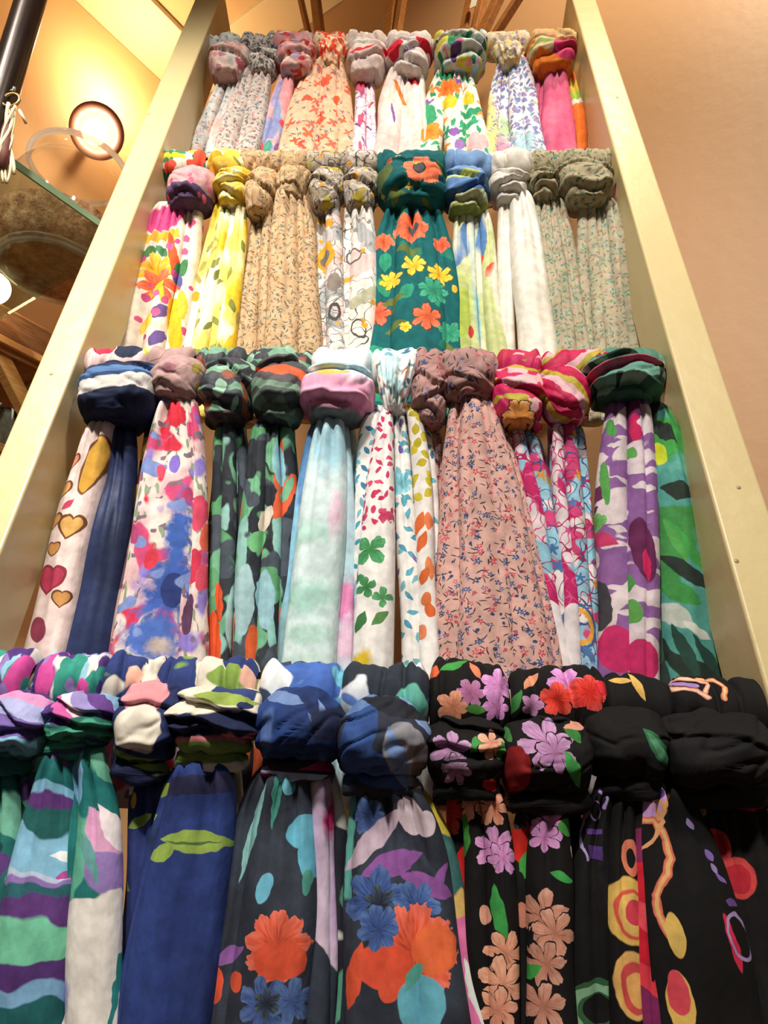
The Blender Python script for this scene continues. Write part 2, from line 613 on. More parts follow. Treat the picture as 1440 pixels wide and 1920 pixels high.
            ln = k.math('ADD', k.math('DIVIDE', ln0, k.math('MULTIPLY_ADD', pt, dep, 1 - dep)), jag)
            if outl:
                col = k.mix(k.math('LESS_THAN', ln, 1.05), col, outl)
                f = k.math('LESS_THAN', ln, 0.97)
                f = k.math('MULTIPLY', f, k.math('GREATER_THAN', k.math('ADD', cs, k.math('SUBTRACT', 1.0, k.math('MULTIPLY', ln, 0.6))), -0.42))
            else:
                f = k.math('LESS_THAN', ln, 1.0)
            c3 = srgb(hx)
            deep = (c3[0] * .50, c3[1] * .38, c3[2] * .42, 1)
            pale = (min(1, c3[0] * 1.1 + .05), min(1, c3[1] * 1.2 + .08), min(1, c3[2] * 1.2 + .08), 1)
            streak = k.noise(k.comb(k.math('MULTIPLY', k.math('ARCTAN2', s[1], s[0]), 5.0), k.math('MULTIPLY', ln0, 1.2), 0.0), 1.6, 1.0, dims='2D').outputs[0]
            pcol = k.ramp(k.math('MULTIPLY_ADD', ln0, 0.45, k.math('MULTIPLY', streak, 0.7)), [(.22, deep), (.5, c3), (.85, pale)])
            col = k.mix(f, col, pcol)
            if cen:
                col = k.mix(k.math('LESS_THAN', k.vmath('LENGTH', v), 0.24), col, cen)
        elif op == 'C':                        # ribbon stroke through points: [(px, py)], width px, hex
            _, pts, wpx, hx = L[:4]
            ps = [pos(row, plane, a, b) for a, b in pts]
            sc = abs(pos(row, plane, pts[0][0] + wpx, pts[0][1]).x - ps[0].x) / 2
            dmin = None
            for a, b in zip(ps[:-1], ps[1:]):
                ba = Vector((b.x - a.x, b.z - a.z, 0))
                pa = k.vmath('SUBTRACT', flat, (a.x, a.z, 0))
                hh = k.math('MULTIPLY', k.vmath('DOT_PRODUCT', pa, tuple(ba)), 1.0 / max(ba.length_squared, 1e-9), clamp=True)
                nd = k.n.new('ShaderNodeVectorMath')
                nd.operation = 'SCALE'
                nd.inputs[0].default_value = tuple(ba)
                k.put(nd.inputs['Scale'], hh)
                dd_ = k.vmath('LENGTH', k.vmath('SUBTRACT', pa, nd.outputs[0]))
                dmin = dd_ if dmin is None else k.math('MINIMUM', dmin, dd_)
            col = k.mix(k.step(dmin, sc * 1.1, sc * .9), col, hx)
            if len(L) > 4:
                col = k.mix(k.step(dmin, sc * .55, sc * .4), col, L[4])
        elif op == 'H':                        # heart: px, py, r px, rot, hex, (outline hex)
            _, px, py, r, rot, hx = L[:6]
            outl = L[6] if len(L) > 6 else None
            c = pos(row, plane, px, py)
            sc = abs(pos(row, plane, px + r, py).x - c.x)
            s = k.sep(k.mapping(flat, (c.x, c.z, 0), math.radians(rot), (sc, sc, 1)))
            ax = k.math('ABSOLUTE', s[0])
            y2 = k.math('SUBTRACT', k.math('MULTIPLY', s[1], 1.15), k.math('MULTIPLY', k.math('POWER', ax, 0.6), 0.62))
            ln = k.math('SQRT', k.math('MULTIPLY_ADD', y2, y2, k.math('MULTIPLY', ax, ax)))
            if outl:
                col = k.mix(k.math('LESS_THAN', ln, 1.0), col, outl)
                col = k.mix(k.math('LESS_THAN', ln, 0.8), col, hx)
            else:
                col = k.mix(k.math('LESS_THAN', ln, 1.0), col, hx)
    # uneven dye
    dn = k.noise(arc0, 75, 2.0, dims='2D').outputs[0]
    col = k.mix(1.0, col, k.ramp(dn, [(.3, (.80, .80, .80, 1)), (.7, (1.06, 1.06, 1.06, 1))]), 'MULTIPLY')
    # thread-level mottling of the dye
    tn = k.noise(k.mapping(arc0, scale=(1, 6, 1)), 1500, 0.0, dims='2D').outputs[0]
    tn2 = k.noise(k.mapping(arc0, scale=(6, 1, 1)), 1500, 0.0, dims='2D').outputs[0]
    tt = k.math('ADD', tn, tn2)
    col = k.mix(k.math('MULTIPLY_ADD', tt, 0.5 * weave, -0.3 * weave, clamp=True), col, (0.72, 0.70, 0.68, 1), 'SOFT_LIGHT')
    k.color(col)
    b = k.noise(k.mapping(arc0, scale=(1, 2.2, 1)), 85, 2.0, dims='2D').outputs[0]
    nb_ = k.bump(b, 0.0014 * crinkle, 0.8)
    k.normal(nb_)
    k.bsdf.inputs['Sheen Weight'].default_value = sheen
    k.bsdf.inputs['Sheen Roughness'].default_value = 0.5
    k.bsdf.inputs['Specular IOR Level'].default_value = 0.25
    return k.m

# ------------------------------------------------------------------ cloth shapes
def wob(rs, n=3, lo=1.0, hi=4.0):
    ps = [(rs.uniform(lo, hi), rs.uniform(0, 6.28), rs.uniform(0.5, 1.0)) for _ in range(n)]
    tot = sum(p[2] for p in ps)
    return lambda t: sum(a * math.sin(f * 6.283 * t + p) for f, p, a in ps) / tot
def sstep(a, b, x):
    t = min(1, max(0, (x - a) / (b - a)))
    return t * t * (3 - 2 * t)

def tail_mesh(name, row, ribs, kcx, yk, yref, rs, extra=0.12, lift=0.010):
    """hanging end of a scarf: a bundle of soft folds that leave the knot and spread; every fold is a flattened tube"""
    V, F, UA, UF = [], [], [], []
    NR, NS = 60, 40
    ucur = rs.uniform(0, 2)
    y0 = YT[row]
    for rb in ribs:
        xt, wt, xb, wb = rb[:4]
        dy = (rb[4] if len(rb) > 4 else 0.0) * 0.018
        top = pos(row, 'T', xt, yk)
        bot = pos(row, 'T', xb, yref)
        w0 = abs(pos(row, 'T', xt + wt / 2, yk).x - top.x)
        w1 = abs(pos(row, 'T', xb + wb / 2, yref).x - bot.x)
        ztop = top.z + lift
        L = ztop - bot.z
        full = L + extra
        base = len(V)
        wx, wy, ww = wob(rs, 3, .5, 2.2), wob(rs, 3, .5, 2.5), wob(rs, 3, .7, 2.6)
        ng = 0 if w1 < 0.009 else (1 if w1 < 0.017 else (2 if w1 < 0.027 else 3))
        grooves = []
        for j in range(ng):
            grooves.append((-0.78 + 1.56 * (j + 0.5) / ng + rs.uniform(-.16, .16), wob(rs, 2, .3, 1.1), rs.uniform(.40, .75), rs.uniform(.11, .22), rs.choice((-1, 1)) * rs.uniform(.03, .10), rs.uniform(.45, .92)))
        pw = rs.uniform(0.75, 1.0)
        skew = rs.uniform(-0.35, 0.35)
        fl = min(1.0, 0.021 / max(w1, 0.005))
        kx = pos(row, 'T', kcx, yk).x
        tx = kx + (top.x - kx) * 0.62
        for i in range(NR + 1):
            t = i / NR
            s = t * full / L                   # 1 at the measured height
            z = ztop - t * full
            open_ = 1 - math.exp(-s * 7.0)     # folds open quickly below the knot
            a = min(1.3, s)
            mid_ = top.x + (bot.x - top.x) * a ** pw
            cx = tx + (mid_ - tx) * (1 - math.exp(-s * 9.0)) + wx(t) * 0.0022 * sstep(0.02, .3, s)
            ease = 0.55 * open_ + 0.45 * min(1.15, s)
            w = (w0 * 0.62 * (1 - open_) + (w0 * 1.05 * (1 - ease) + w1 * 1.08 * ease) * open_) * (1.05 if row == 0 else 1.10) * (1 + 0.07 * ww(t) * sstep(.05, .3, s))
            # shoulder: cloth billows forward just below the knot, then hangs
            sh = math.exp(-((s - 0.09) / 0.10) ** 2)
            cy = y0 + 0.010 - dy - 0.005 * sh + wy(t) * 0.003 * s + 0.012 * (1 - sstep(0, .09, s))
            h = (0.0085 + min(w, 0.06) * 0.62 * (0.6 + 0.4 * fl)) * (0.85 + 0.15 * sh)
            h = min(h, max(w * 1.05, 0.004))
            for q in range(NS):
                th = 2 * math.pi * q / NS
                cxn, syn = math.cos(th), math.sin(th)
                ex = 0.95
                px = math.copysign(abs(cxn) ** ex, cxn)
                py = math.copysign(abs(syn) ** ex, syn)
                fold = 0.0
                if py > 0:
                    for (g0, gw, gd, gs, gst, gf) in grooves:
                        dgx = px - (g0 * (0.75 + 0.25 * min(1, s)) + 0.16 * gw(t))
                        vis = sstep(-0.05, 0.12, s) * (1 - gf * sstep(0.05, 0.65, s))
                        fold += (-gd * math.exp(-(dgx / gs) ** 2) + gst * math.tanh(dgx / 0.05) * math.exp(-(dgx / 0.35) ** 2)) * vis
                    fold *= py
                x = cx + px * w
                y = cy - (py * (1 + fold + skew * px * 0.5)) * h * (1.0 if py > 0 else 0.45)
                nz = mnoise.noise(Vector((x * 26, z * 14, rb[0] * 0.37))) * 0.0030 * sstep(.02, .2, s)
                V.append((x, y - nz * max(py, 0), z))
                ang = th if th <= math.pi * 1.5 else th - 2 * math.pi
                UA.append((ucur + (math.pi / 2 - ang) * (w + h) * 0.5, z))
                UF.append((x, z))
            if i:
                for q in range(NS):
                    q2 = (q + 1) % NS
                    F.append((base + (i - 1) * NS + q, base + (i - 1) * NS + q2, base + i * NS + q2, base + i * NS + q))
        F.append(tuple(base + q for q in range(NS))[::-1])
        F.append(tuple(base + NR * NS + q for q in range(NS)))
        ucur += 2 * w1 * 1.4 + rs.uniform(0.03, 0.09)
    me = mesh_from(name, V, F, {'UVMap': UA, 'Flat': UF})
    bm = bmesh.new()
    bm.from_mesh(me)
    bmesh.ops.recalc_face_normals(bm, faces=bm.faces)
    bm.to_mesh(me)
    bm.free()
    return me

def knot_mesh(name, row, x0, x1, yt, yb, style, rs):
    """the bulging loop of cloth in front of the rung, with its wrapped layers"""
    c_t = pos(row, 'H', (x0 + x1) / 2, yt)
    c_b = pos(row, 'H', (x0 + x1) / 2, yb)
    W = abs(pos(row, 'H', x1, (yt + yb) / 2).x - pos(row, 'H', x0, (yt + yb) / 2).x) / 2 * 1.04
    zt, zb = c_t.z, c_b.z
    Hh = zt - zb
    up_ = 0.02 if row == 3 else 0.08
    zt += up_ * Hh
    Hh *= up_ + (0.88 if row == 3 else 0.92)
    cx = (c_t.x + c_b.x) / 2
    st = dict(top=0.62, mid=1.0, neck=0.62, sq=2.5, depth=0.85, layers=[(0.62, 0.15), (0.84, -0.1)], crease=0.16, pleat=0.0, full=0.35)
    st.update(style)
    D = min(0.046, max(0.028, W * st['depth'] * 1.15))
    NV, NU = 54, 84
    V, F, UA, UF = [], [], [], []
    lay = [(-0.5, 0.0)] + list(st['layers']) + [(1.5, 0.0)]
    wph = [wob(rs, 2, .6, 1.6) for _ in lay]
    pln = st.get('pn', 9)
    arcl, pfy = 0.0, 0.0
    pp = wob(rs, 3, .5, 1.5)
    sd = rs.uniform(0, 50)
    sl = rs.choice((-1, 1)) * rs.uniform(.5, 1.3)
    for i in range(NV + 1):
        v = i / NV
        # profile of half width along the height
        if v < st['full']:
            q = v / st['full']
            a = st['top'] + (st['mid'] - st['top']) * math.sin(q * math.pi / 2)
        else:
            q = (v - st['full']) / (1 - st['full'])
            a = st['mid'] + (st['neck'] - st['mid']) * (q ** st.get('np', 2.2))
        cap = 1.0
        if v < 0.10:
            cap = math.sqrt(max(0.0, 1 - ((0.10 - v) / 0.10) ** 2))
        if v > 0.95:
            cap = math.sqrt(max(0.0, 1 - ((v - 0.95) / 0.05) ** 2)) * 0.6 + 0.4
        dep = D * (0.72 + 0.38 * math.sin(min(1, v / 0.85) * math.pi * 0.62)) * (1 - 0.22 * sstep(.72, 1, v))
        z0 = zt - v * Hh
        fy = dep * cap
        if i:
            arcl += math.hypot(Hh / NV, fy - pfy)
        pfy = fy
        cy0 = ROWY[row] - 0.014 - 0.010 * sstep(0, .5, v)
        for u in range(NU):
            th = 2 * math.pi * u / NU
            c, s = math.cos(th), math.sin(th)
            e_ = 2 / st['sq']
            X = math.copysign(abs(c) ** e_, c)
            Y = math.copysign(abs(s) ** e_, s)
            # wrapped layers with tilted, wandering creases
            k = 1.0
            for j in range(1, len(lay) - 1):
                lv = lay[j][0] + lay[j][1] * X + 0.05 * wph[j](X * 0.5)
                dlt = v - lv
                if dlt < 0:
                    k *= 1 - st['crease'] * 1.5 * math.exp(-(dlt / 0.022) ** 2)
                    k *= 1 + st['crease'] * 0.6 * math.exp(-((dlt + 0.075) / 0.055) ** 2)
                else:
                    k *= 1 - st['crease'] * math.exp(-(dlt / 0.085) ** 2)
            if st['pleat']:
                k *= 1 + st['pleat'] * math.cos(pln * th + 2.2 * pp(v * 0.6) + 1.3 * math.sin(3 * th)) * (0.5 + 0.5 * v)
            rdg = abs(mnoise.noise(Vector((X * 0.9 + sd, Y * 0.8, v * 3.2 + X * 1.2 * sl))))
            nz = mnoise.noise(Vector((X * 1.6 + sd, Y * 1.3, v * 2.4))) * 0.11 - 0.065 * math.exp(-(rdg / 0.09) ** 2) + mnoise.noise(Vector((X * 4 + sd, Y * 3, v * 7 + X * 3))) * 0.03
            k *= 1 + nz
            ww = W * a * (0.35 + 0.65 * cap)
            x = cx + X * ww * (1 + (k - 1) * 0.55)
            y = cy0 - Y * dep * cap * k * (1.0 if Y > 0 else 0.55)
            z = z0 - st.get('sag', 0.0) * Hh * X * X * (1 - v) + 0.004 * mnoise.noise(Vector((X * 2 + sd, 3.3, v * 2)))
            V.append((x, y, z))
            ang = th if th <= math.pi * 1.5 else th - 2 * math.pi
            UA.append((sd + (math.pi / 2 - ang) * (ww + dep * cap) * 0.55, zt - arcl))
            UF.append((x, z))
        if i:
            for u in range(NU):
                u2 = (u + 1) % NU
                F.append(((i - 1) * NU + u, (i - 1) * NU + u2, i * NU + u2, i * NU + u))
    F.append(tuple(range(NU))[::-1])
    F.append(tuple(NV * NU + u for u in range(NU)))
    me = mesh_from(name, V, F, {'UVMap': UA, 'Flat': UF})
    bm = bmesh.new()
    bm.from_mesh(me)
    bmesh.ops.recalc_face_normals(bm, faces=bm.faces)
    bm.to_mesh(me)
    bm.free()
    return me

def band_mesh(name, row, x0, x1, y, rs, thick=0.007, tilt=0.0):
    """the twisted neck that cinches the folds under the knot"""
    c = pos(row, 'T', (x0 + x1) / 2, y)
    W = abs(pos(row, 'T', x1, y).x - pos(row, 'T', x0, y).x) / 2
    D = min(0.022, W * 0.85)
    V, F, UA, UF = [], [], [], []
    NU, NM = 60, 14
    sd = rs.uniform(0, 40)
    f1 = wob(rs, 2, 1, 2)
    for u in range(NU):
        th = 2 * math.pi * u / NU
        X, Y = math.cos(th), math.sin(th)
        ctr = Vector((c.x + X * W, ROWY[row] - 0.022 - Y * D, c.z + tilt * X * W + 0.003 * f1(u / NU)))
        out = Vector((X / max(W, 1e-4), -Y / max(D, 1e-4), 0)).normalized()
        for m in range(NM):
            a = 2 * math.pi * m / NM
            tw = 1 + 0.22 * math.cos(3 * (a + th * 1.0)) + 0.15 * mnoise.noise(Vector((th * 3 + sd, a, 0)))
            p = ctr + out * (math.cos(a) * thick * 0.8 * tw) + UP * (math.sin(a) * thick * 1.25 * tw)
            V.append(p)
            UA.append((sd + th * (W + D) * .5, a * thick))
            UF.append((p.x, p.z))
    for u in range(NU):
        u2 = (u + 1) % NU
        for m in range(NM):
            m2 = (m + 1) % NM
            F.append((u * NM + m, u2 * NM + m, u2 * NM + m2, u * NM + m2))
    return mesh_from(name, V, F, {'UVMap': UA, 'Flat': UF})

def wrap_mesh(name, row, x0, x1, rs, rad=0.026, gath=0.12):
    rad *= 1.12 if row == 3 else 1.0
    """cloth gathered round the rung behind the knot"""
    p0, p1 = RUNG[row]
    ym = sum(RUNGPX[row]) / 2
    def X_at(px):
        return hit_plane(px, ym, Vector((0, ROWY[row], 0)), Vector((0, 1, 0))).x
    xa, xb = X_at(x0), X_at(x1)
    ax = (p1 - p0) / (p1.x - p0.x)
    V, F, UA, UF = [], [], [], []
    NX, NA = max(30, int((xb - xa) / 0.0016)), 30
    sd = rs.uniform(0, 60)
    sk = rs.choice((-1, 1)) * rs.uniform(.4, 1.4)
    for i in range(NX + 1):
        t = i / NX
        x = xa + (xb - xa) * t
        c = p0 + ax * (x - p0.x)
        endr = 0.62 + 0.38 * min(1, min(t, 1 - t) * 9) ** 0.5
        for q in range(NA):
            a = 2 * math.pi * q / NA
            # gathers run across the rung
            xs = x + 0.006 * sk * math.sin(a * 0.5)
            g = mnoise.noise(Vector((xs * 110 + sd, a * 0.30, sd)))
            big = mnoise.noise(Vector((xs * 34 + sd, a * 0.4, 5)))
            crs = abs(mnoise.noise(Vector((xs * 46 + sd * 2, a * 0.35, 9))))
            r = rad * endr * (1 + gath * 0.8 * g + 0.20 * big - 0.20 * math.exp(-(crs / 0.07) ** 2))
            V.append((x, c.y - math.sin(a) * r, c.z + math.cos(a) * r))
            aa = a if a < math.pi else a - 2 * math.pi
            UA.append((x + sd, aa * rad + sd))
            UF.append((x, c.z + math.cos(a) * r))
        if i:
            for q in range(NA):
                q2 = (q + 1) % NA
                F.append(((i - 1) * NA + q, (i - 1) * NA + q2, i * NA + q2, i * NA + q))
    return mesh_from(name, V, F, {'UVMap': UA, 'Flat': UF})

YREF = [288, 645, 1262, 1925]
EXTRA = [0.10, 0.11, 0.12, 0.10]
def scarf(row, label, group, kn, tails, hood, style=None, wrap=None, wrapm=None, band=True, seed=None, bandm=None):
    """kn=(x0,x1,ytop,ybottom) of the knot; tails=[(material, [ribs])]"""
    x0, x1, yt, yb = kn
    rs = random.Random(label if seed is None else seed)
    c = pos(row, 'H', (x0 + x1) / 2, yb)
    root = empty('scarf', (c.x, ROWY[row], c.z))
    tag(root, label, 'scarf', group)
    style = style or {}
    wx0, wx1 = wrap or (x0 - 1, x1 + 1)
    link('rung_wrap', wrap_mesh('rung_wrap', row, wx0, wx1, rs, style.get('wr', 0.026)), wrapm or hood, root)
    kob = link('knot', knot_mesh('knot', row, x0, x1, yt, yb, style, rs), hood, root)
    if band:
        nk = style.get('neck', 0.62)
        cxp = (x0 + x1) / 2
        hw = (x1 - x0) / 2 * nk * 0.96
        link('knot_band', band_mesh('knot_band', row, cxp - hw, cxp + hw, yb - (yb - yt) * 0.02, rs, style.get('bt', 0.006), rs.uniform(-.12, .12)), bandm or hood, kob)
    for (m, ribs) in tails:
        link('tail', tail_mesh('tail', row, ribs, (x0 + x1) / 2, yb - 3, YREF[row], rs, EXTRA[row]), m, root)
    return root

# ================================================================== the scarves
def T(name, row, *layers, **kw):
    return cloth(name, layers, row, 'TP', **kw)
def W(name, row, *layers, **kw):
    return cloth(name, layers, row, 'WP', **kw)
def K(name, row, *layers, **kw):  # knot colours are picked darker, with the knots' shade in them
    return cloth(name, layers, row, 'KP', **kw)
TOPG, SECG, THIG, LOWG = ('scarves on the top rung', 'scarves on the second rung', 'scarves on the third rung', 'scarves on the lowest rung in view')
BARREL = dict(top=.84, neck=.66, sq=3.0, full=.3, layers=[(.34, .12), (.72, -.10)], np=3.2)
DOME = dict(top=.50, neck=.60, sq=2.3, full=.48, layers=[(.90, .05)], crease=.07, np=2.6, depth=.95)
TURBAN = dict(top=.62, neck=.56, sq=2.4, full=.38, layers=[(.40, .22), (.66, -.16), (.86, .08)], crease=.19, np=2.4)
PINCH = dict(top=.92, mid=.95, neck=.46, sq=2.2, full=.12, layers=[(.80, .1)], pleat=.11, pn=11, np=1.3, crease=.08)
SMALL = dict(top=.75, neck=.62, sq=2.6, full=.3, layers=[(.55, .18)], np=2.6)

# ---------------- top rung
ga = ['#8f98a2', '#b9868a', '#7d868f', '#a7b0b8']
m1k = K('dusty_pink_petal_print', 0, '#c9a29a', ('N', '#d8bdb4', .03, .52, 1, (1, 1), .06), ('D', ['#b5656e', '#a97780', '#c07a80'], .022, .34, .8, 0, 1), ('E', 447, 100, 8, 6, 20, '#b05a66'), ('N', '#b7b7b0', .02, .62, 3))
m1w = W('mint_grey_floral_print', 0, '#d9dcd6', ('D', ['#8b9a9c', '#9fb0b0', '#6e7d80', '#b8a2a0'], .010, .40, .85, 4, 2))
m1t = T('blue_grey_floral_print', 0, '#c8c6c2', ('N', '#dcb4aa', .05, .56, 1, (1, 1), .05), ('D', ['#8b96a0', '#a7aeb4', '#7b8a92', '#d09a94', '#c9a6a0'], .013, .42, .8, 5, 1), ('L', ['#6f7b84', '#9aa4a8'], .011, .36, .12, .5, 2))
scarf(0, 'pale grey-blue floral scarf with dusty pink knot, leftmost on the top rung', TOPG, (386, 463, 68, 136), [(m1t, [(424, 18, 364, 28), (442, 18, 392, 26)])], m1k, SMALL, wrap=(388, 455), wrapm=m1w)
m2k = K('charcoal_ditsy_print', 0, '#c2bdb6', ('D', ['#4b4a4c', '#6d6a6a', '#55585a', '#a88a88'], .008, .42, .95, 4, 3), ('L', ['#4a4a4c', '#3f4244'], .007, .40, .13, .8, 3))
m2t = T('grey_pink_ditsy_print', 0, '#c6bbb2', ('D', ['#cf7f86', '#7d7280', '#8a8f9e', '#d99a8a', '#6a6670'], .0085, .36, .9, 5, 4), ('L', ['#4f5052', '#6a6a68'], .008, .40, .10, .75, 4))
scarf(0, 'grey ditsy floral scarf with dark speckled knot beside the dusty pink one', TOPG, (461, 521, 72, 126), [(m2t, [(468, 24, 420, 42, .2), (500, 30, 462, 44, .4)])], m2k, SMALL, wrap=(455, 520))
m3k = K('coral_lilac_swirl_print', 0, '#d98a86', ('N', '#a9a2b8', .035, .52, 1, (1, .5), .02), ('N', '#d9aaa4', .03, .58, 2, (1, .6)), ('N', '#c44a48', .03, .63, 4, (1, .5)), ('N', '#e5c9bb', .03, .66, 6))
m3t = T('pink_lilac_blue_abstract', 0, '#e3b0b4', ('N', '#a8a0cc', .04, .50, 1, (1, 2)), ('N', '#8fa0cc', .04, .58, 2, (1, 2)), ('E', 542, 165, 18, 42, 0, '#e79aa0'), ('E', 527, 222, 5, 6, 0, '#d9505a'), ('E', 508, 232, 14, 22, 0, '#8f97c8'), ('E', 500, 268, 10, 12, 0, '#4f9a88'), ('E', 482, 268, 9, 20, 0, '#e0605c'), ('E', 518, 272, 6, 14, 0, '#8a5a90'))
scarf(0, 'pink, lilac and blue abstract scarf with glossy coral knot on the top rung', TOPG, (517, 588, 60, 126), [(m3t, [(535, 20, 484, 18), (550, 18, 506, 28, .3), (564, 12, 527, 18, -.2)])], m3k, BARREL)
m4k = K('peach_vermilion_floral_knot', 0, '#efc39c', ('N', '#e2492c', .022, .50, 1), ('N', '#f3d0b0', .016, .60, 2), ('D', ['#6f8a80', '#c9453a', '#e07a50'], .013, .34, .5, 4, 2))
m4t = T('peach_vermilion_floral_print', 0, '#eabf9c', ('D', ['#e4573c', '#e06a4a', '#d9705a', '#e8583a'], .026, .34, .55, 4, 1), ('D', ['#c45a78', '#7a8288', '#dd6a50', '#8f7a9a'], .012, .30, .35, 4, 2), ('L', ['#5f6a70', '#4f5a60'], .014, .36, .06, .45, 3), ('E', 608, 148, 9, 8, 0, '#e5583c'), ('E', 575, 182, 12, 5, 15, '#e25a40'), ('F', 602, 223, 9, 0, '#e9502e', 5), ('F', 650, 162, 7, 0, '#ee6a3c', 5), ('E', 630, 180, 6, 9, 0, '#e06038'))
scarf(0, 'peach scarf scattered with vermilion flowers, tied tight on the top rung', TOPG, (590, 648, 50, 113), [(m4t, [(597, 26, 552, 68, .2), (618, 20, 612, 44, .5), (634, 20, 648, 36, .2)])], m4k, PINCH)
m5k = K('white_rose_red_edge_knot', 0, '#ddc9c0', ('N', '#ede6e0', .03, .52, 1, (2, .6)), ('B', [(686, 78, '#c8333a'), (686, 86, '#d6c0bb'), (686, 118, '#5b2740'), (686, 128, '#c89aa0')], .25, .006))
m5t = T('white_lilac_script_print', 0, '#efdfe6', ('S', '#a56ab8', .018, .018, 1), ('E', 672, 142, 18, 9, 0, '#e0334f'), ('N', '#c55a80', .03, .64, 3, (.5, 2)), ('L', ['#7a4a80', '#d04a60'], .022, .36, .10, .4, 2))
scarf(0, 'white scarf with lilac scrolls and a white and red knot', TOPG, (650, 724, 62, 136), [(m5t, [(676, 18, 673, 22, .2), (692, 18, 694, 22)])], m5k, BARREL)
m6k = K('white_scarlet_knot_print', 0, '#e6dcd8', ('N', '#cdbfbf', .03, .55, 2, (2, .7), .05), ('E', 738, 78, 18, 14, 30, '#d5283c'), ('E', 797, 62, 18, 12, 0, '#d82c40'), ('E', 768, 88, 12, 4, 10, '#8f7a96'))
m6t = T('blush_white_voile', 0, '#eedcd2', ('N', '#f3e9e2', .05, .50, 1, (1, 3), .1), ('G', 740, 262, 40, 28, 0, '#efc9c4'), ('R', 750, 165, 4, 22, 20, '#e8803c'), ('E', 737, 208, 3, 18, 8, '#8a5aa0'), ('E', 776, 138, 12, 6, -20, '#d5304a'))
scarf(0, 'plain blush white scarf with a scarlet splash on its knot', TOPG, (724, 808, 60, 128), [(m6t, [(740, 26, 724, 46, .3), (760, 22, 760, 38), (784, 20, 786, 34, .2)])], m6k, TURBAN)
m7k = K('watercolour_garden_knot', 0, '#ccd3c8', ('N', '#9fc0cc', .035, .52, 1, (1.5, .6)), ('N', '#c9c24a', .03, .58, 4), ('N', '#2f7f5a', .03, .62, 2), ('N', '#d88aa0', .025, .64, 6), ('F', 862, 82, 8, 10, '#b04a70', 5), ('N', '#5a3a6a', .03, .69, 8))
m7t = T('white_bright_garden_print', 0, '#efeade', ('D', ['#2f9a6c', '#38a878', '#3a9470', '#8a62b0', '#e8963c'], .032, .38, .5, 4, 2), ('L', ['#2f9a6c', '#45aa7c'], .022, .42, .16, .6, 2), ('E', 838, 128, 14, 16, 10, '#2f8f62'), ('F', 842, 158, 26, 15, '#f07a1e', 7, .4), ('E', 843, 188, 14, 14, 0, '#dcc832'), ('F', 806, 240, 26, 0, '#f08a22', 6, .3), ('E', 802, 205, 16, 22, 10, '#3aa070'), ('E', 880, 178, 10, 14, 0, '#f0c030'), ('P', 885, 205, 26, 9, 30, '#2f9a6c'), ('P', 880, 228, 24, 8, 30, '#3aa274'), ('E', 895, 262, 22, 16, 0, '#efb8bc'), ('E', 852, 246, 10, 8, 0, '#8a62b0'), ('E', 862, 270, 10, 10, 0, '#9a72b8'))
scarf(0, 'white scarf with large orange, yellow and green garden flowers on the top rung', TOPG, (815, 912, 56, 126), [(m7t, [(828, 18, 802, 46, .2), (848, 22, 856, 40, .5), (868, 18, 893, 46, .3)])], m7k, dict(BARREL, layers=[(.45, .08), (.8, -.05)], mid=1.0))
m8k = K('cream_lilac_leaf_knot', 0, '#ddcdb8', ('D', ['#8a86b0', '#c98a70', '#a9a850', '#7a9aa8'], .011, .38, .8, 4, 1), ('N', '#d9b87a', .02, .60, 2))
m8t = T('white_lilac_leaf_print', 0, '#ece6ea', ('D', ['#8b86bc', '#7f86c0', '#a08ab8', '#8fb8c4'], .012, .40, .75, 0, 1), ('L', ['#7a80b4', '#9a8ab8', '#6f78a8'], .014, .42, .16, .7, 2), ('G', 920, 215, 16, 90, 4, '#e8d488'), ('G', 948, 225, 12, 30, 4, '#a9cc98'), ('G', 944, 265, 14, 26, 0, '#e59ab0'), ('L', ['#d8c050', '#8f96c0', '#7fb0c0'], .012, .36, .14, .35, 5), ('G', 985, 262, 26, 24, 0, '#a9ccd8'), ('L', ['#6f88b8', '#8a80b4'], .012, .38, .14, .4, 8))
scarf(0, 'white scarf with small lilac leaves and yellow strand on the top rung', TOPG, (926, 990, 60, 110), [(m8t, [(938, 14, 918, 24), (950, 12, 945, 28, -.2), (962, 14, 975, 30, .3), (978, 20, 1006, 38, .4)])], m8k, PINCH, wrap=(910, 992))
m9k = K('orange_magenta_block_knot', 0, '#c9a878', ('B', [(1035, 62, '#d9b08a'), (1035, 72, '#7f9a50'), (1035, 80, '#c8b48a'), (1035, 92, '#e0782a'), (1035, 108, '#a8482a'), (1035, 118, '#3f3028')], -.12, .008), ('E', 1062, 82, 24, 20, -30, '#c93a6a'), ('E', 995, 62, 12, 10, 0, '#e8842c'), ('E', 1040, 52, 14, 6, 0, '#c8397a'))
m9t = T('rose_pink_plain_cloth', 0, '#d0587e', ('N', '#da6a8c', .04, .5, 1, (1, 2), .08))
m9o = T('orange_green_edge_print', 0, '#e8742c', ('B', [(1080, 132, '#c9a83a'), (1080, 152, '#9ab848'), (1082, 168, '#e8dccc'), (1085, 176, '#e8742c'), (1092, 262, '#b8307a')], .1, .004))
scarf(0, 'rose pink scarf with an orange strand, against the right rail on the top rung', TOPG, (992, 1083, 58, 128), [(m9t, [(1016, 22, 1016, 22, -.2), (1040, 34, 1052, 58, .5)]), (m9o, [(1074, 20, 1096, 24, -.1)])], m9k, BARREL, wrap=(992, 1080))

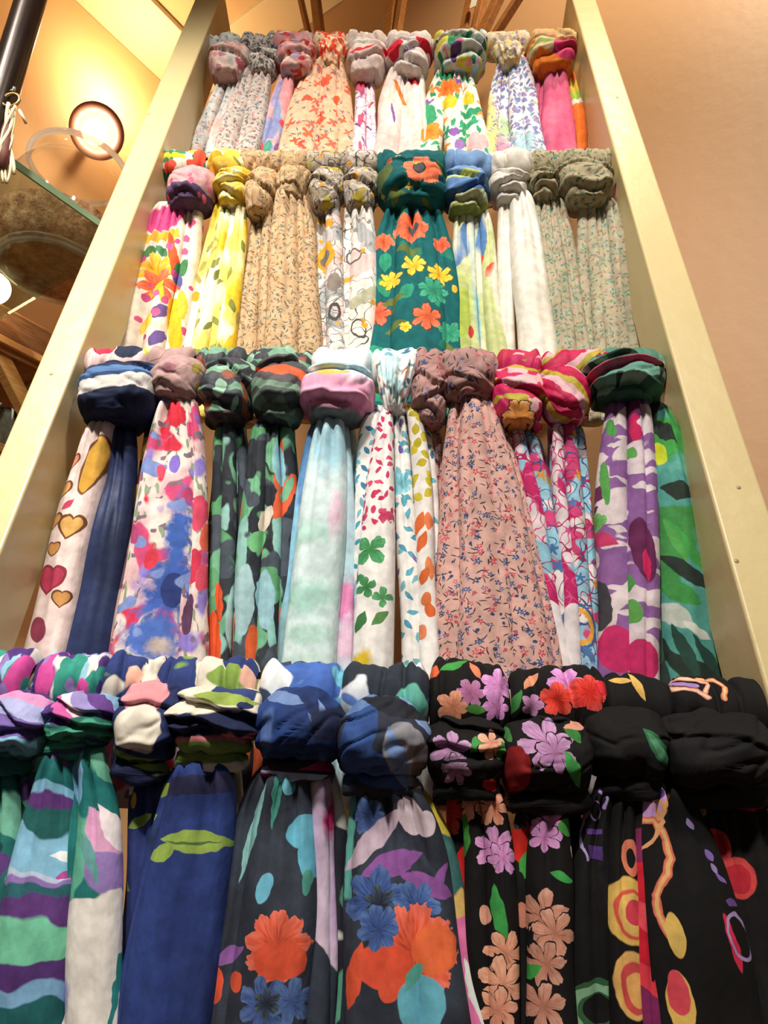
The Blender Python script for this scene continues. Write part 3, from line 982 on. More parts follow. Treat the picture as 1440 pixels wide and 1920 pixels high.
# ---------------- second rung
n1k = K('mauve_plum_knot_print', 1, '#bd8f93', ('B', [(350, 338, '#4f3a5c'), (350, 368, '#6a3050')], -.15, .006), ('D', ['#d2607c'], .024, .18, .5, 0, 3))
n1w = W('tropical_trim_print', 1, '#e6dcc6', ('N', '#2f7a54', .03, .5, 1), ('N', '#f0b428', .03, .58, 2), ('N', '#e0523c', .03, .63, 3))
n1t = T('cream_tropical_print', 1, '#e9dac6', ('P', 305, 400, 50, 26, 35, '#d24a86'), ('R', 298, 433, 34, 9, 15, '#dba93a'), ('P', 268, 472, 30, 11, 50, '#4a7a4a'), ('P', 300, 462, 22, 8, -50, '#3f7850'), ('F', 290, 500, 44, 0, '#f0a820', 7, .7), ('F', 292, 528, 38, 10, '#ec5a2a', 6, .6), ('P', 286, 540, 30, 6, 60, '#f4b428'), ('P', 300, 545, 26, 5, 100, '#f4b428'), ('E', 322, 478, 8, 56, 15, '#ec5526'), ('P', 335, 490, 26, 12, 75, '#3f7d4c'), ('P', 328, 510, 20, 8, 110, '#5a5a96'), ('P', 296, 578, 22, 14, 40, '#66508e'), ('P', 290, 628, 22, 12, 60, '#66508e'), ('P', 272, 600, 26, 9, 70, '#eec14a'), ('D', ['#d65a88', '#c24a80'], .022, .24, .35, 0, 2), ('E', 322, 600, 14, 60, 10, '#e8b524'), ('E', 336, 560, 10, 30, 10, '#e9bd3a'))
scarf(1, 'cream tropical print scarf with mauve and plum knot, at the left rail', SECG, (308, 398, 300, 382), [(n1t, [(306, 38, 245, 60, .2), (340, 24, 290, 34, .4), (370, 36, 325, 34)])], n1k, dict(DOME, top=.66, neck=.7), wrap=(308, 390), wrapm=n1w)
n2k = K('lemon_yellow_knot_print', 1, '#e2c24a', ('N', '#efe3b0', .03, .56, 1, (1.6, .6), .05), ('N', '#d39a22', .03, .62, 2), ('L', ['#7f7a34', '#8a8438'], .03, .42, .07, .6, 3))
n2t = T('lemon_yellow_leaf_print', 1, '#ead568', ('N', '#f3edcf', .045, .54, 1, (1, 1.6), .06), ('N', '#e3bd2a', .04, .62, 2, (1, 2), .03), ('L', ['#8a8a44', '#79803c', '#a39a50'], .034, .34, .12, .65, 3), ('E', 360, 540, 9, 10, 0, '#e8a020'))
scarf(1, 'lemon yellow and white scarf with olive leaves', SECG, (395, 468, 296, 372), [(n2t, [(410, 18, 354, 26), (427, 18, 376, 26, .3), (442, 16, 398, 24, .1), (458, 18, 424, 30, .3)])], n2k, dict(TURBAN, top=.8))
bg_l = ('#c6a882', ('D', ['#8a7a5a', '#7a7468', '#c98a5a', '#6f7a80', '#9a6a50'], .0080, .30, .75, 4, 1), ('L', ['#5e5848', '#6f6650', '#4f5654'], .0085, .44, .09, .9, 2), ('L', ['#7a6a4a', '#b8804e'], .010, .40, .10, .5, 6))
bg_k = ('#bf9f78', ('D', ['#8a7a5a', '#7a7468', '#b97a4a', '#6f6a60'], .0085, .30, .7, 4, 3), ('L', ['#574f40', '#665c48'], .0085, .44, .09, .85, 4))  # same beige print, darkened by knot shade put into the colour
n3k, n3t = K('beige_ditsy_knot_print', 1, *bg_k), T('beige_ditsy_print', 1, *bg_l)
scarf(1, 'slim beige ditsy floral scarf between the lemon yellow and the fuller beige one', SECG, (453, 512, 296, 392), [(n3t, [(480, 24, 457, 46, -.6)])], n3k, SMALL)
scarf(1, 'full beige ditsy floral scarf spreading in three wide folds', SECG, (509, 576, 292, 362), [(n3t, [(506, 26, 497, 36), (536, 42, 530, 56, .5), (566, 26, 580, 42, .2), (574, 14, 604, 26, -.5)])], n3k, dict(PINCH, neck=.66, pleat=.06), wrap=(508, 580))
pk = ('#a89c8c', ('N', '#c4bab0', .022, .52, 1), ('S', '#4a443e', .018, .022, 1), ('S', '#6a6258', .012, .020, 4), ('N', '#a99a3a', .022, .66, 3), ('D', ['#c98a2a', '#5a5650'], .02, .2, .4, 0, 2))
n5k = K('grey_paisley_knot_print', 1, *pk)
n5t = T('grey_orange_paisley_print', 1, '#e4dcd6', ('N', '#e0c4c0', .04, .55, 4), ('N', '#a3a6a6', .035, .57, 1), ('S', '#4f4c4c', .016, .020, 1), ('S', '#8a8a90', .022, .018, 3), ('E', 608, 466, 18, 24, 0, '#e39a26'), ('E', 607, 470, 9, 12, 0, '#6f6b68'), ('E', 615, 408, 9, 8, 0, '#dd9a30'), ('E', 598, 402, 10, 16, 0, '#847870'), ('R', 606, 432, 24, 12, 10, '#b8b4b4'), ('E', 625, 520, 14, 18, 0, '#8a8078'), ('O', 626, 575, 12, 18, 0, '#4c4a4a', .6), ('D', ['#e0a030'], .02, .2, .35, 0, 6))
n6t = T('grey_pink_paisley_print', 1, '#e8e2da', ('S', '#55504e', .020, .016, 2), ('P', 690, 440, 50, 16, -60, '#a8acae'), ('P', 680, 490, 60, 18, 40, '#e3c0bc'), ('P', 665, 470, 34, 12, 60, '#d9c4c0'), ('R', 690, 548, 40, 10, 35, '#b4b49a'), ('O', 662, 468, 16, 14, 0, '#6a5f60', .75), ('O', 672, 610, 14, 18, 20, '#55504e', .78), ('P', 650, 510, 14, 6, 10, '#dd9a30'), ('D', ['#e0a030', '#8a8a8a'], .018, .2, .4, 0, 6))
scarf(1, 'grey paisley scarf with an orange eye motif, left of its twin', SECG, (576, 641, 296, 382), [(n5t, [(600, 26, 606, 28, -.3), (622, 28, 630, 32, .3)])], n5k, SMALL)
scarf(1, 'grey and pink paisley scarf tucked against the teal poppy scarf', SECG, (640, 709, 296, 380), [(n6t, [(648, 18, 656, 24), (680, 40, 680, 50, .3)])], n5k, SMALL)
n7k = K('teal_poppy_knot_print', 1, '#0f5a5e', ('L', ['#5a6a30', '#3f6a3a', '#0a4650'], .045, .4, .16, .6, 1), ('F', 792, 318, 38, 20, '#e5673f', 5, .22), ('E', 786, 317, 9, 9, 0, '#4a4a4e'), ('O', 786, 317, 12, 12, 0, '#23383a', .75), ('P', 722, 320, 26, 13, 70, '#58683a'), ('E', 725, 290, 10, 7, 0, '#d9603c'), ('D', ['#c9a83a'], .03, .16, .5, 4, 4))
n7t = T('teal_poppy_print', 1, '#0f6468', ('L', ['#2f9a78', '#237f6c', '#5f7038', '#6a7a3a'], .04, .42, .20, .7, 2), ('F', 770, 425, 34, 10, '#e8683e', 6, .25), ('E', 776, 424, 10, 9, 0, '#55555c'), ('F', 718, 445, 22, 0, '#e8683e', 5), ('F', 828, 448, 18, 0, '#e0603a', 5), ('P', 765, 468, 24, 10, -10, '#66753a'), ('F', 776, 498, 24, 15, '#eecf3a', 6, .5, '#6a5a20'), ('F', 824, 510, 26, 40, '#ecc22c', 6, .5, '#6a5a20'), ('F', 732, 520, 22, 20, '#eecb34', 6, .5, '#6a5a20'), ('F', 812, 545, 30, 10, '#2f9a78', 7, .4, '#1a6a58'), ('F', 706, 580, 28, 0, '#e2603c', 6, .35, '#7a3a2a'), ('F', 800, 598, 30, 30, '#e8683e', 6, .5, '#7a3a2a'), ('P', 738, 560, 24, 8, 15, '#66753a'), ('P', 742, 612, 22, 8, 30, '#66753a'), ('F', 760, 616, 12, 0, '#eecb34', 5), ('E', 853, 535, 6, 7, 0, '#eec43a'), ('F', 845, 615, 24, 0, '#2f9a78', 6, .4))
scarf(1, 'teal scarf with coral poppies and yellow lilies, biggest on the second rung', SECG, (706, 843, 284, 386), [(n7t, [(738, 40, 718, 56, .2), (776, 44, 785, 88, .6), (816, 30, 844, 48, .1)])], n7k, dict(DOME, top=.62, layers=[(.35, .1), (.88, .05)]))
n8k = K('blue_lime_watercolour_knot', 1, '#6f92c0', ('B', [(878, 300, '#b9c66a'), (878, 314, '#5f86ba'), (878, 332, '#3f6498'), (878, 346, '#a8b088'), (878, 358, '#7f8c44'), (878, 376, '#a3ae52')], .12, .012))
n8t = T('blue_lime_watercolour_print', 1, '#cfd99a', ('P', 870, 440, 64, 20, 75, '#5a86c0'), ('P', 905, 430, 60, 10, 88, '#5f8cc4'), ('E', 892, 500, 7, 140, 3, '#a8d8d8'), ('P', 925, 492, 22, 12, 55, '#e5533a'), ('E', 900, 470, 8, 12, 0, '#e05a3e'), ('G', 868, 580, 20, 70, 0, '#a9bf52'), ('G', 936, 560, 14, 60, 0, '#b8cc5c'), ('N', '#f0efd8', .04, .58, 4, (1, 3), .05), ('E', 884, 610, 5, 12, 0, '#c9453a'))
scarf(1, 'blue, lime and aqua watercolour scarf right of the teal poppies', SECG, (834, 920, 296, 390), [(n8t, [(862, 26, 870, 30, .1), (880, 16, 890, 16, .3), (894, 16, 906, 16), (910, 22, 932, 30, .2)])], n8k, dict(TURBAN, neck=.72, top=.85))
n9k = K('white_silk_knot', 1, '#cfc9be', ('N', '#ded9d0', .03, .52, 1, (2, .6), .06), rough=.55, crinkle=.6)  # white silk darkened, the knot's shade put into its colour
n9t = T('white_silk_plain', 1, '#f0ede2', ('N', '#e6e2d4', .05, .5, 1, (1, 3), .1), rough=.55, crinkle=.5)
scarf(1, 'plain white silky scarf on the second rung', SECG, (920, 995, 296, 366), [(n9t, [(946, 26, 952, 30), (976, 44, 1006, 62, .5)])], n9k, TURBAN)
sg = ('#b4ac92', ('D', ['#7f9a8a', '#a98a78', '#8a9a7a', '#c0a090', '#c8a49a'], .0085, .36, .85, 4, 1), ('L', ['#4f8a84', '#5f8a78', '#8a7a5a', '#6f9a94'], .0075, .42, .14, .85, 2))
sgk = ('#a0967a', ('D', ['#5f7a6a', '#8a7a60', '#6f7a5a'], .0105, .34, .8, 4, 3), ('L', ['#3f6a60', '#5a5a40'], .010, .42, .12, .8, 4))  # sage print again, knot shade put into its darker colours
nsk, nst = K('sage_ditsy_knot_print', 1, *sgk), T('sage_ditsy_print', 1, *sg)
scarf(1, 'sage green ditsy scarf with a small knot, next to the plain white one', SECG, (994, 1054, 298, 360), [(nst, [(1010, 24, 1046, 38, .1), (1028, 20, 1064, 30, .3), (1048, 24, 1092, 34)])], nsk, dict(TURBAN, neck=.75))
scarf(1, 'sage green ditsy scarf with a wide knot, at the right rail', SECG, (1052, 1154, 288, 374), [(nst, [(1092, 22, 1106, 22), (1108, 16, 1126, 22, .2), (1126, 20, 1152, 34), (1148, 28, 1184, 40, .3)])], nsk, dict(BARREL, layers=[(.25, .1), (.85, .05)]), wrap=(1050, 1146))

# ---------------- third rung
h1k = K('navy_white_border_knot', 2, '#1d2a48', ('B', [(215, 672, '#4a6c9c'), (215, 690, '#27406a'), (215, 700, '#c8c4c0'), (215, 726, '#1a2440')], .16, .003))
h1w = W('hearts_navy_trim_print', 2, '#e2c4c2', ('E', 200, 640, 18, 10, 20, '#c79a4a'), ('H', 196, 660, 22, 0, '#b02a48'), ('E', 246, 655, 26, 30, 0, '#232c44'), ('E', 285, 650, 16, 20, 0, '#c6cc3c'))
h1h = T('pink_gold_hearts_print', 2, '#e4cfcb', ('E', 172, 868, 22, 58, -12, '#6a4028'), ('E', 172, 868, 18, 53, -12, '#c99a3e'), ('H', 128, 862, 18, -10, '#d2836a', '#6a4028'), ('H', 110, 915, 20, -10, '#c9935a', '#6a4028'), ('H', 128, 990, 27, -6, '#cda05a', '#6a4028'), ('H', 94, 975, 18, 0, '#c9935a', '#6a4028'), ('P', 124, 942, 16, 6, 50, '#b8405e'), ('H', 90, 1090, 30, -5, '#b23a56', '#8a3040'), ('H', 96, 1030, 16, 0, '#c08a50', '#6a4028'), ('H', 112, 1125, 18, 0, '#c08a50', '#6a4028'), ('E', 150, 805, 8, 8, 0, '#b23a56'), ('E', 70, 1180, 16, 26, 20, '#8a3a50'), warp=.0006)
navy = T('navy_satin_plain', 2, '#1f2946', ('N', '#27345a', .04, .5, 1, (1, 4), .1), rough=.42, crinkle=.5, sheen=0)
h1y = T('navy_yellow_chain_print', 2, '#2a2a38', ('W', ['#c9a82c', '#c9a82c', '#4a2a24', '#1f2946'], .055, .004, .1))
scarf(2, 'navy satin scarf with a heart-printed edge, at the left rail on the third rung', THIG, (140, 288, 672, 788), [(navy, [(238, 44, 150, 78, -.2)]), (h1h, [(192, 54, 76, 76, .4)])], h1k, dict(BARREL, top=.9, layers=[(.12, .1)], crease=.12, neck=.72), wrap=(168, 285), wrapm=h1w)
h2k = K('mauve_tulip_knot_print', 2, '#a88a88', ('F', 312, 680, 14, 30, '#8a5460', 5), ('P', 308, 662, 30, 7, -5, '#c98a96'), ('S', '#6a5048', .05, .008, 2), ('E', 358, 668, 7, 14, 0, '#8a7a3a'), ('E', 362, 702, 6, 12, 0, '#8f7a3c'), ('B', [(322, 728, '#7a4048')], -.1, .004))
wf = ('#e6d8d0', ('N', '#d9b4b8', .05, .54, 3, (1, 1.3), .06), ('N', '#8a9a80', .016, .645, 4, (.5, 1.5)), ('N', '#c94a78', .034, .62, 1, (1, 1.2), .03), ('N', '#d03048', .03, .67, 2, (1, 1.4), .02), ('N', '#8a7ac8', .035, .665, 6, (1, 1.6), .03), ('N', '#7a6a78', .012, .66, 8))
h2t = T('watercolour_rose_blue_print', 2, *wf, ('G', 335, 1010, 24, 90, 0, '#3f62b4'), ('G', 318, 1110, 54, 70, -20, '#3a5cae'), ('E', 325, 1108, 22, 34, 0, '#2a3a78'), ('G', 285, 1200, 66, 52, 0, '#4a6cbc'), ('N', '#7a90cc', .03, .655, 12, (1, 1), .02), ('G', 300, 1212, 24, 18, 0, '#b4a8a4'), ('E', 284, 1050, 14, 20, 0, '#d0384c'), ('E', 250, 1000, 10, 22, 20, '#b0487c'), ('E', 332, 780, 16, 20, 0, '#d02c42'), ('E', 300, 880, 8, 16, 20, '#d8445c'), ('E', 328, 870, 10, 18, 0, '#7a68c0'))
h2t2 = T('watercolour_rose_print', 2, *wf, ('E', 370, 960, 14, 36, 0, '#d84a68'), ('E', 385, 1000, 12, 30, 0, '#e0604c'), ('E', 360, 1060, 14, 34, 0, '#c9344e'), ('E', 376, 1080, 12, 26, 0, '#d04a60'), ('E', 352, 1150, 10, 40, 0, '#5a3a58'))
h2m = T('mauve_red_edge_print', 2, '#8a6a6c', ('N', '#6a4a58', .03, .52, 1, (1, 2)), ('N', '#b8988e', .03, .60, 3, (1, 2)))
scarf(2, 'watercolour rose and blue scarf fanning out beside the navy one', THIG, (272, 371, 655, 744), [(navy, [(296, 24, 222, 34, -.8)]), (h1y, [(272, 16, 198, 22, -.6)]), (h2m, [(308, 14, 203, 38, -.2)]), (h2t, [(332, 42, 282, 140, .6)]), (h2t2, [(370, 28, 362, 52, .6)])], h2k, dict(DOME, top=.7, neck=.72), wrap=(285, 368))
gk = ('#3c4048', ('N', '#6f9c84', .035, .53, 1, (1.2, .7)), ('N', '#2c3038', .03, .58, 2), ('N', '#8fb8a0', .03, .63, 3), ('N', '#8a4a38', .03, .66, 5))
h3k = K('charcoal_mint_camouflage_knot', 2, *gk, ('B', [(420, 752, '#3a3034'), (420, 765, '#5a3634')], .06, .004), rough=.6)
ct = ('#32373f', ('N', '#6fae8a', .05, .52, 1, (.8, 1.5)), ('N', '#262b33', .045, .55, 2, (.8, 1.2)), ('N', '#8cc0b8', .05, .60, 3, (.7, 1.7)), ('N', '#46505c', .045, .62, 4), ('N', '#5a9a6c', .04, .64, 7))
h3t = T('charcoal_mint_camouflage_print', 2, *ct, ('E', 392, 1200, 16, 66, 8, '#e0572c'), ('E', 404, 1120, 8, 40, 12, '#d9552e'), ('E', 435, 1140, 16, 70, 0, '#9fc4c8'))
h4k = K('charcoal_coral_camouflage_knot', 2, '#43474a', ('B', [(518, 668, '#dd5a34'), (518, 688, '#4a4448'), (518, 706, '#6a8a78'), (518, 722, '#3f4a48'), (518, 738, '#5a7466'), (518, 756, '#2f3034'), (518, 772, '#8a4a3c')], -.18, .012), rough=.6)
h4t = T('charcoal_coral_camouflage_print', 2, *ct, ('N', '#e0683c', .045, .645, 9, (.7, 1.6)), ('E', 530, 920, 14, 50, -15, '#dd5f3c'), ('E', 534, 905, 8, 26, -15, '#6fae8a'), ('E', 495, 965, 11, 26, -15, '#d8cfc0'), ('E', 480, 1010, 13, 22, -20, '#6cb47a'), ('E', 455, 1120, 20, 70, 3, '#a0c6cc'), ('E', 495, 1120, 18, 60, 8, '#93c0cc'), ('E', 468, 1210, 11, 44, 0, '#c9582f'), ('E', 520, 860, 10, 40, 10, '#8cc0d0'))
scarf(2, 'charcoal and mint camouflage scarf with an orange hem, left of its twin', THIG, (366, 476, 660, 786), [(h3t, [(424, 70, 416, 84, -1.0), (408, 20, 390, 26), (430, 24, 414, 26, .3), (450, 20, 440, 24, -.2)])], h3k, dict(TURBAN, layers=[(.3, .3), (.82, .06)]), wrap=(372, 470))
scarf(2, 'charcoal, coral and mint camouflage scarf with striped round knot', THIG, (462, 578, 655, 790), [(h4t, [(512, 80, 492, 88, -1.0), (482, 36, 458, 46, .3), (512, 20, 500, 36, .5), (540, 30, 522, 28)])], h4k, dict(TURBAN, layers=[(.16, -.1), (.84, -.06)]), wrap=(465, 590), wrapm=h3k)
h5k = K('ice_blue_pink_dip_dye_knot', 2, '#bfe0ea', ('N', '#f2f4f4', .05, .53, 1, (.6, 2), .06), ('B', [(628, 692, '#e8a4c4'), (628, 735, '#d98ab4'), (628, 752, '#6a7a7c')], .0, .004, .003), ('G', 665, 702, 26, 14, 0, '#e6cfe4'), ('E', 612, 688, 26, 13, -5, '#e8b464'), ('E', 640, 690, 16, 8, -10, '#e6b868'))
h5b = T('ice_blue_strand_dye', 2, '#86bfdc', ('N', '#5f92c8', .04, .56, 1, (.6, 3), .06), ('G', 520, 1200, 24, 90, 0, '#7fa8b0'))
h5m = T('mint_white_dip_dye', 2, '#d4ebee', ('G', 620, 830, 40, 60, 0, '#a9d8ea'), ('G', 570, 1000, 60, 26, 0, '#b4dcd4'), ('G', 575, 1120, 60, 36, 0, '#a8d6cc'), ('G', 630, 960, 14, 50, 0, '#e6cce0'), ('G', 575, 1190, 50, 22, 0, '#b4dcd2'), ('G', 575, 1245, 50, 24, 0, '#c4e2dc'))
h5p = T('ice_blue_pink_dip_dye', 2, '#bfe0ee', ('G', 642, 1120, 40, 50, 0, '#dd86b8'), ('G', 640, 1200, 40, 40, 0, '#e6c2dc'))
scarf(2, 'ice blue dip-dyed scarf with pink band and yellow tuft on its knot', THIG, (560, 698, 668, 784), [(h5p, [(646, 22, 640, 42, -.1), (626, 90, 590, 110, -1.1)]), (h5b, [(584, 24, 524, 30)]), (h5m, [(620, 56, 580, 88, .5)])], h5k, dict(BARREL, top=.72, full=.45, layers=[(.28, -.05), (.84, 0)], neck=.6), wrap=(586, 702))
lw = '#f1efec'
h6k = K('white_leaf_sprig_knot_print', 2, lw, ('L', ['#4f98b8', '#6fb4c8', '#3f7ea4', '#e0764a', '#d84f86'], .016, .40, .17, .85, 1), ('N', '#bfe2e8', .04, .62, 2))
h6b = T('white_blue_leaf_print', 2, lw, ('D', ['#7cc0d4', '#8ccad8'], .034, .38, .6, 6, 1), ('L', ['#4f98b8', '#6fb4c8', '#3f7ea4'], .013, .44, .20, .9, 2), ('E', 660, 760, 12, 12, 0, '#f0a888'))
h6p = T('white_pink_green_clover_print', 2, lw, ('L', ['#c93a68', '#d84f7c', '#c03060'], .011, .44, .22, .95, 3), ('B', [(700, 985, lw)], 0, .012), ('F', 694, 1030, 34, 45, '#3f8f54', 4, .8), ('F', 686, 1100, 22, 20, '#3a8048', 4, .8), ('F', 718, 1120, 20, 0, '#4a9058', 4, .8), ('F', 668, 1080, 14, 0, '#3a8048', 3, .6), ('P', 675, 1165, 22, 10, 70, '#3f7a48'), ('P', 712, 1160, 22, 9, 45, '#5a8a50'), ('F', 672, 965, 16, 0, '#c03a68', 4, .6), ('F', 722, 965, 16, 0, '#c93a68', 3, .6), ('G', 680, 1235, 20, 20, 0, '#e0c030'))
h6t_ = T('white_teal_leaf_print', 2, lw, ('F', 748, 895, 26, 10, '#7fbfd0', 7, .4), ('L', ['#4f98b8', '#62aac0', '#7cb8c8'], .014, .44, .20, .95, 5), ('L', ['#6a62a8', '#7a72b0'], .016, .36, .16, .3, 6))
h6y = T('white_yellow_orange_leaf_print', 2, lw, ('L', ['#c9bc34', '#d8c83c', '#bfae30'], .016, .44, .28, .95, 7), ('B', [(800, 960, lw)], 0, .01), ('P', 786, 975, 24, 10, 75, '#e0703c'), ('P', 804, 972, 20, 9, 95, '#e88050'), ('P', 792, 1010, 22, 9, 70, '#dd6a38'), ('P', 806, 1060, 24, 9, 100, '#e88a5a'), ('P', 796, 1075, 20, 9, 70, '#dd6a38'), ('E', 800, 1120, 10, 14, 0, '#e07a48'), ('E', 790, 1180, 10, 14, 0, '#e88a60'), ('E', 806, 1140, 10, 14, 0, '#dd6a38'))
scarf(2, 'white scarf with blue, pink and orange leaf sprigs, cinched narrow', THIG, (700, 778, 650, 768), [(h6b, [(688, 46, 676, 34, 0), (800, 24, 828, 26, -.3)]), (h6t_, [(748, 28, 776, 40, .1)]), (h6p, [(722, 24, 697, 68, .6)]), (h6y, [(784, 32, 804, 32, .5)])], h6k, dict(PINCH, neck=.34, pleat=.16, pn=13), wrap=(696, 785))
pd = ('#d6aaa0', ('D', ['#4a5f96', '#c8505e', '#5a6a9a', '#d0606a', '#44507a'], .0095, .32, .75, 5, 1, '#e0bcae'), ('L', ['#43404a', '#3a3a44'], .0075, .46, .08, .8, 2), ('D', ['#c65462', '#3f4a70'], .009, .18, .5, 0, 5))
pdk = ('#a98480', ('D', ['#4a5f96', '#c8505e', '#44507a'], .0125, .28, .62, 5, 3), ('L', ['#3f3a40', '#3a3438'], .0105, .46, .08, .85, 4))  # pink print again with the knot's shade in its colour
h7k, h7t = K('pink_ditsy_knot_print', 2, *pdk), T('pink_ditsy_print', 2, *pd)
scarf(2, 'slim dusty pink ditsy scarf squeezed behind the white leaf scarf', THIG, (772, 842, 668, 790), [(h7t, [(822, 24, 828, 40, -.8)])], h7k, TURBAN, wrap=(775, 835))
scarf(2, 'full dusty pink ditsy scarf spreading into a wide fan', THIG, (826, 932, 640, 744), [(h7t, [(922, 18, 1030, 62, -.1), (858, 40, 852, 66, .1), (890, 44, 915, 104, .6), (912, 34, 985, 90, .4)])], h7k, dict(DOME, top=.58, neck=.78, layers=[(.8, .15), (.92, -.05)]))
mk = ('#c4245e', ('N', '#e6b4bc', .035, .53, 1, (1.3, .6)), ('N', '#c0304f', .03, .58, 2), ('N', '#b8a838', .03, .64, 3, (1.5, .5)))
h9k = K('magenta_floral_knot_print', 2, *mk, ('F', 978, 762, 32, 0, '#d88a3a', 6, .3, '#3a2020'), rough=.6)
h10k = K('magenta_stripe_knot_print', 2, '#c01f52', ('W', ['#c01f52', '#c01f52', '#e2b0bc', '#b5a23a', '#b01848'], .05, .012, .9), rough=.6)
pzm = T('magenta_paisley_print', 2, '#e9dce4', ('N', '#c4286a', .04, .52, 1, (1, 1.5)), ('S', '#d85a90', .014, .03, 3), ('N', '#8cc4dc', .04, .62, 4, (1, 1.5)), ('S', '#a8265e', .02, .018, 5), ('B', [(1050, 1125, '#e9e4e8')], 0, .02))
pzb = T('blue_magenta_paisley_print', 2, '#98cbe0', ('N', '#d2487e', .035, .55, 1), ('N', '#eae0e0', .03, .58, 2), ('S', '#b02a60', .016, .022, 3), ('S', '#3a5a94', .020, .018, 4), ('D', ['#e0a040', '#c83a6a', '#4a78b0'], .02, .3, .6, 5, 5), ('O', 1095, 1165, 34, 46, 10, '#3f689c', .86), ('O', 1095, 1165, 28, 38, 10, '#e2a848', .7), ('O', 1090, 1240, 36, 40, 0, '#4a70a0', .7), ('G', 1120, 1250, 20, 16, 0, '#8fc0e0'))
scarf(2, 'magenta and blue paisley scarf with an orange flower on its knot', THIG, (926, 1026, 672, 795), [(pzm, [(968, 24, 1062, 32, .1)]), (pzb, [(994, 28, 1084, 32, -.2), (990, 70, 1075, 60, -1.1)])], h9k, dict(BARREL, layers=[(.52, .1)]), wrap=(930, 1012))
scarf(2, 'magenta paisley scarf with diagonal striped knot beside the green one', THIG, (1016, 1116, 672, 782), [(pzm, [(1040, 22, 1084, 26, .1)]), (pzb, [(1066, 26, 1110, 32), (1094, 20, 1126, 26, -.4), (1066, 80, 1112, 70, -1.1)])], h10k, dict(DOME, top=.75, neck=.6, layers=[(.14, -.1), (.86, .05)]), wrap=(1012, 1150))
h11k = K('green_pink_brush_knot', 2, '#4f8070', ('B', [(1180, 648, '#8aa08a'), (1180, 660, '#355a48'), (1180, 672, '#c4587a'), (1180, 686, '#5f9486'), (1180, 702, '#7fae9c'), (1180, 712, '#2f5c50'), (1180, 730, '#3f7866'), (1180, 745, '#a0606c')], .22, .010), ('N', '#2a3c34', .03, .62, 2))
h11p = T('purple_geometric_petal_print', 2, '#dfd2d8', ('N', '#8a5f9e', .045, .48, 1, (1, .7), .01, 0), ('N', '#dfd2d8', .03, .60, 9, (1.4, .5)), ('E', 1148, 798, 9, 16, 0, '#4f9a4c'), ('P', 1122, 918, 20, 16, 60, '#6a2a58'), ('P', 1108, 948, 20, 16, 20, '#6a2a58'), ('F', 1120, 970, 20, 0, '#62a452', 4, .2), ('P', 1128, 1004, 36, 14, -25, '#c03a68'), ('E', 1138, 900, 8, 44, 0, '#55a050'), ('E', 1130, 1128, 20, 50, 2, '#3f4048'), ('E', 1148, 1068, 24, 22, 10, '#8f62a0'), ('E', 1160, 1215, 34, 46, 0, '#c42c68'))
h11q = T('plum_green_petal_print', 2, '#d8c8d4', ('N', '#8a5f9e', .05, .46, 3, (1, .7), .01, 0), ('E', 1180, 785, 26, 50, 0, '#6a2a5c'), ('E', 1192, 805, 11, 30, 0, '#c8235e'), ('E', 1172, 848, 22, 17, 0, '#5aa050'), ('N', '#dccfd8', .032, .61, 5, (1.5, .5)), ('E', 1206, 1030, 24, 62, 5, '#5f2350'), ('E', 1212, 1060, 8, 30, 0, '#c8235e'), ('E', 1158, 1030, 14, 22, 0, '#2f6a44'), ('E', 1172, 1090, 16, 22, 0, '#4a9048'), ('E', 1185, 1148, 18, 24, 0, '#5aa050'), ('E', 1205, 1238, 34, 40, 0, '#c42c68'), ('E', 1160, 980, 10, 20, 0, '#3a8a50'))
h11g = T('teal_green_brush_print', 2, '#4f9a92', ('N', '#3f8a48', .06, .57, 1, (.8, 1.4)), ('N', '#26352f', .05, .615, 3, (1, .9)), ('E', 1258, 820, 34, 44, 20, '#3f9a48'), ('E', 1240, 845, 16, 22, 0, '#c4d030'), ('P', 1245, 800, 40, 16, -40, '#2a332e'), ('G', 1282, 865, 26, 22, 0, '#5fb0a4'), ('P', 1276, 915, 34, 20, -10, '#26342e'), ('P', 1290, 1020, 70, 12, -60, '#3f9a4a'), ('P', 1270, 1010, 50, 10, -70, '#4fa050'), ('P', 1290, 1070, 60, 16, -40, '#24322d'), ('P', 1280, 1110, 40, 20, -30, '#3f9048'), ('P', 1270, 1150, 40, 20, -40, '#b8c4bc'), ('P', 1310, 1180, 30, 10, -35, '#cfd6d0'), ('P', 1290, 1220, 60, 12, -70, '#25463e'), ('P', 1330, 1230, 50, 10, -60, '#25463e'))
h11d = T('dark_green_grey_brush_print', 2, '#2f4a3e', ('N', '#4a9a58', .05, .52, 1, (.8, 1.5)), ('N', '#c4ccc4', .05, .60, 3, (.8, 1.2)), ('N', '#24302c', .05, .60, 5))
h11c = T('coral_pink_lining', 2, '#dd6a72', ('N', '#d85a66', .05, .5, 1, (1, 2), .1))
scarf(2, 'green, teal and purple brush-print scarf with wide knot, at the right rail', THIG, (1102, 1252, 655, 748), [(h11c, [(1252, 22, 1285, 30, -.8)]), (h11d, [(1228, 24, 1246, 44, -.1)]), (h11g, [(1244, 34, 1318, 116, .2)]), (h11p, [(1148, 40, 1158, 62, .4)]), (h11q, [(1196, 48, 1204, 62, .6)])], h11k, dict(TURBAN, top=.8, sq=2.8, neck=.72, layers=[(.2, -.22), (.5, -.12), (.86, .05)]), wrap=(1120, 1240))

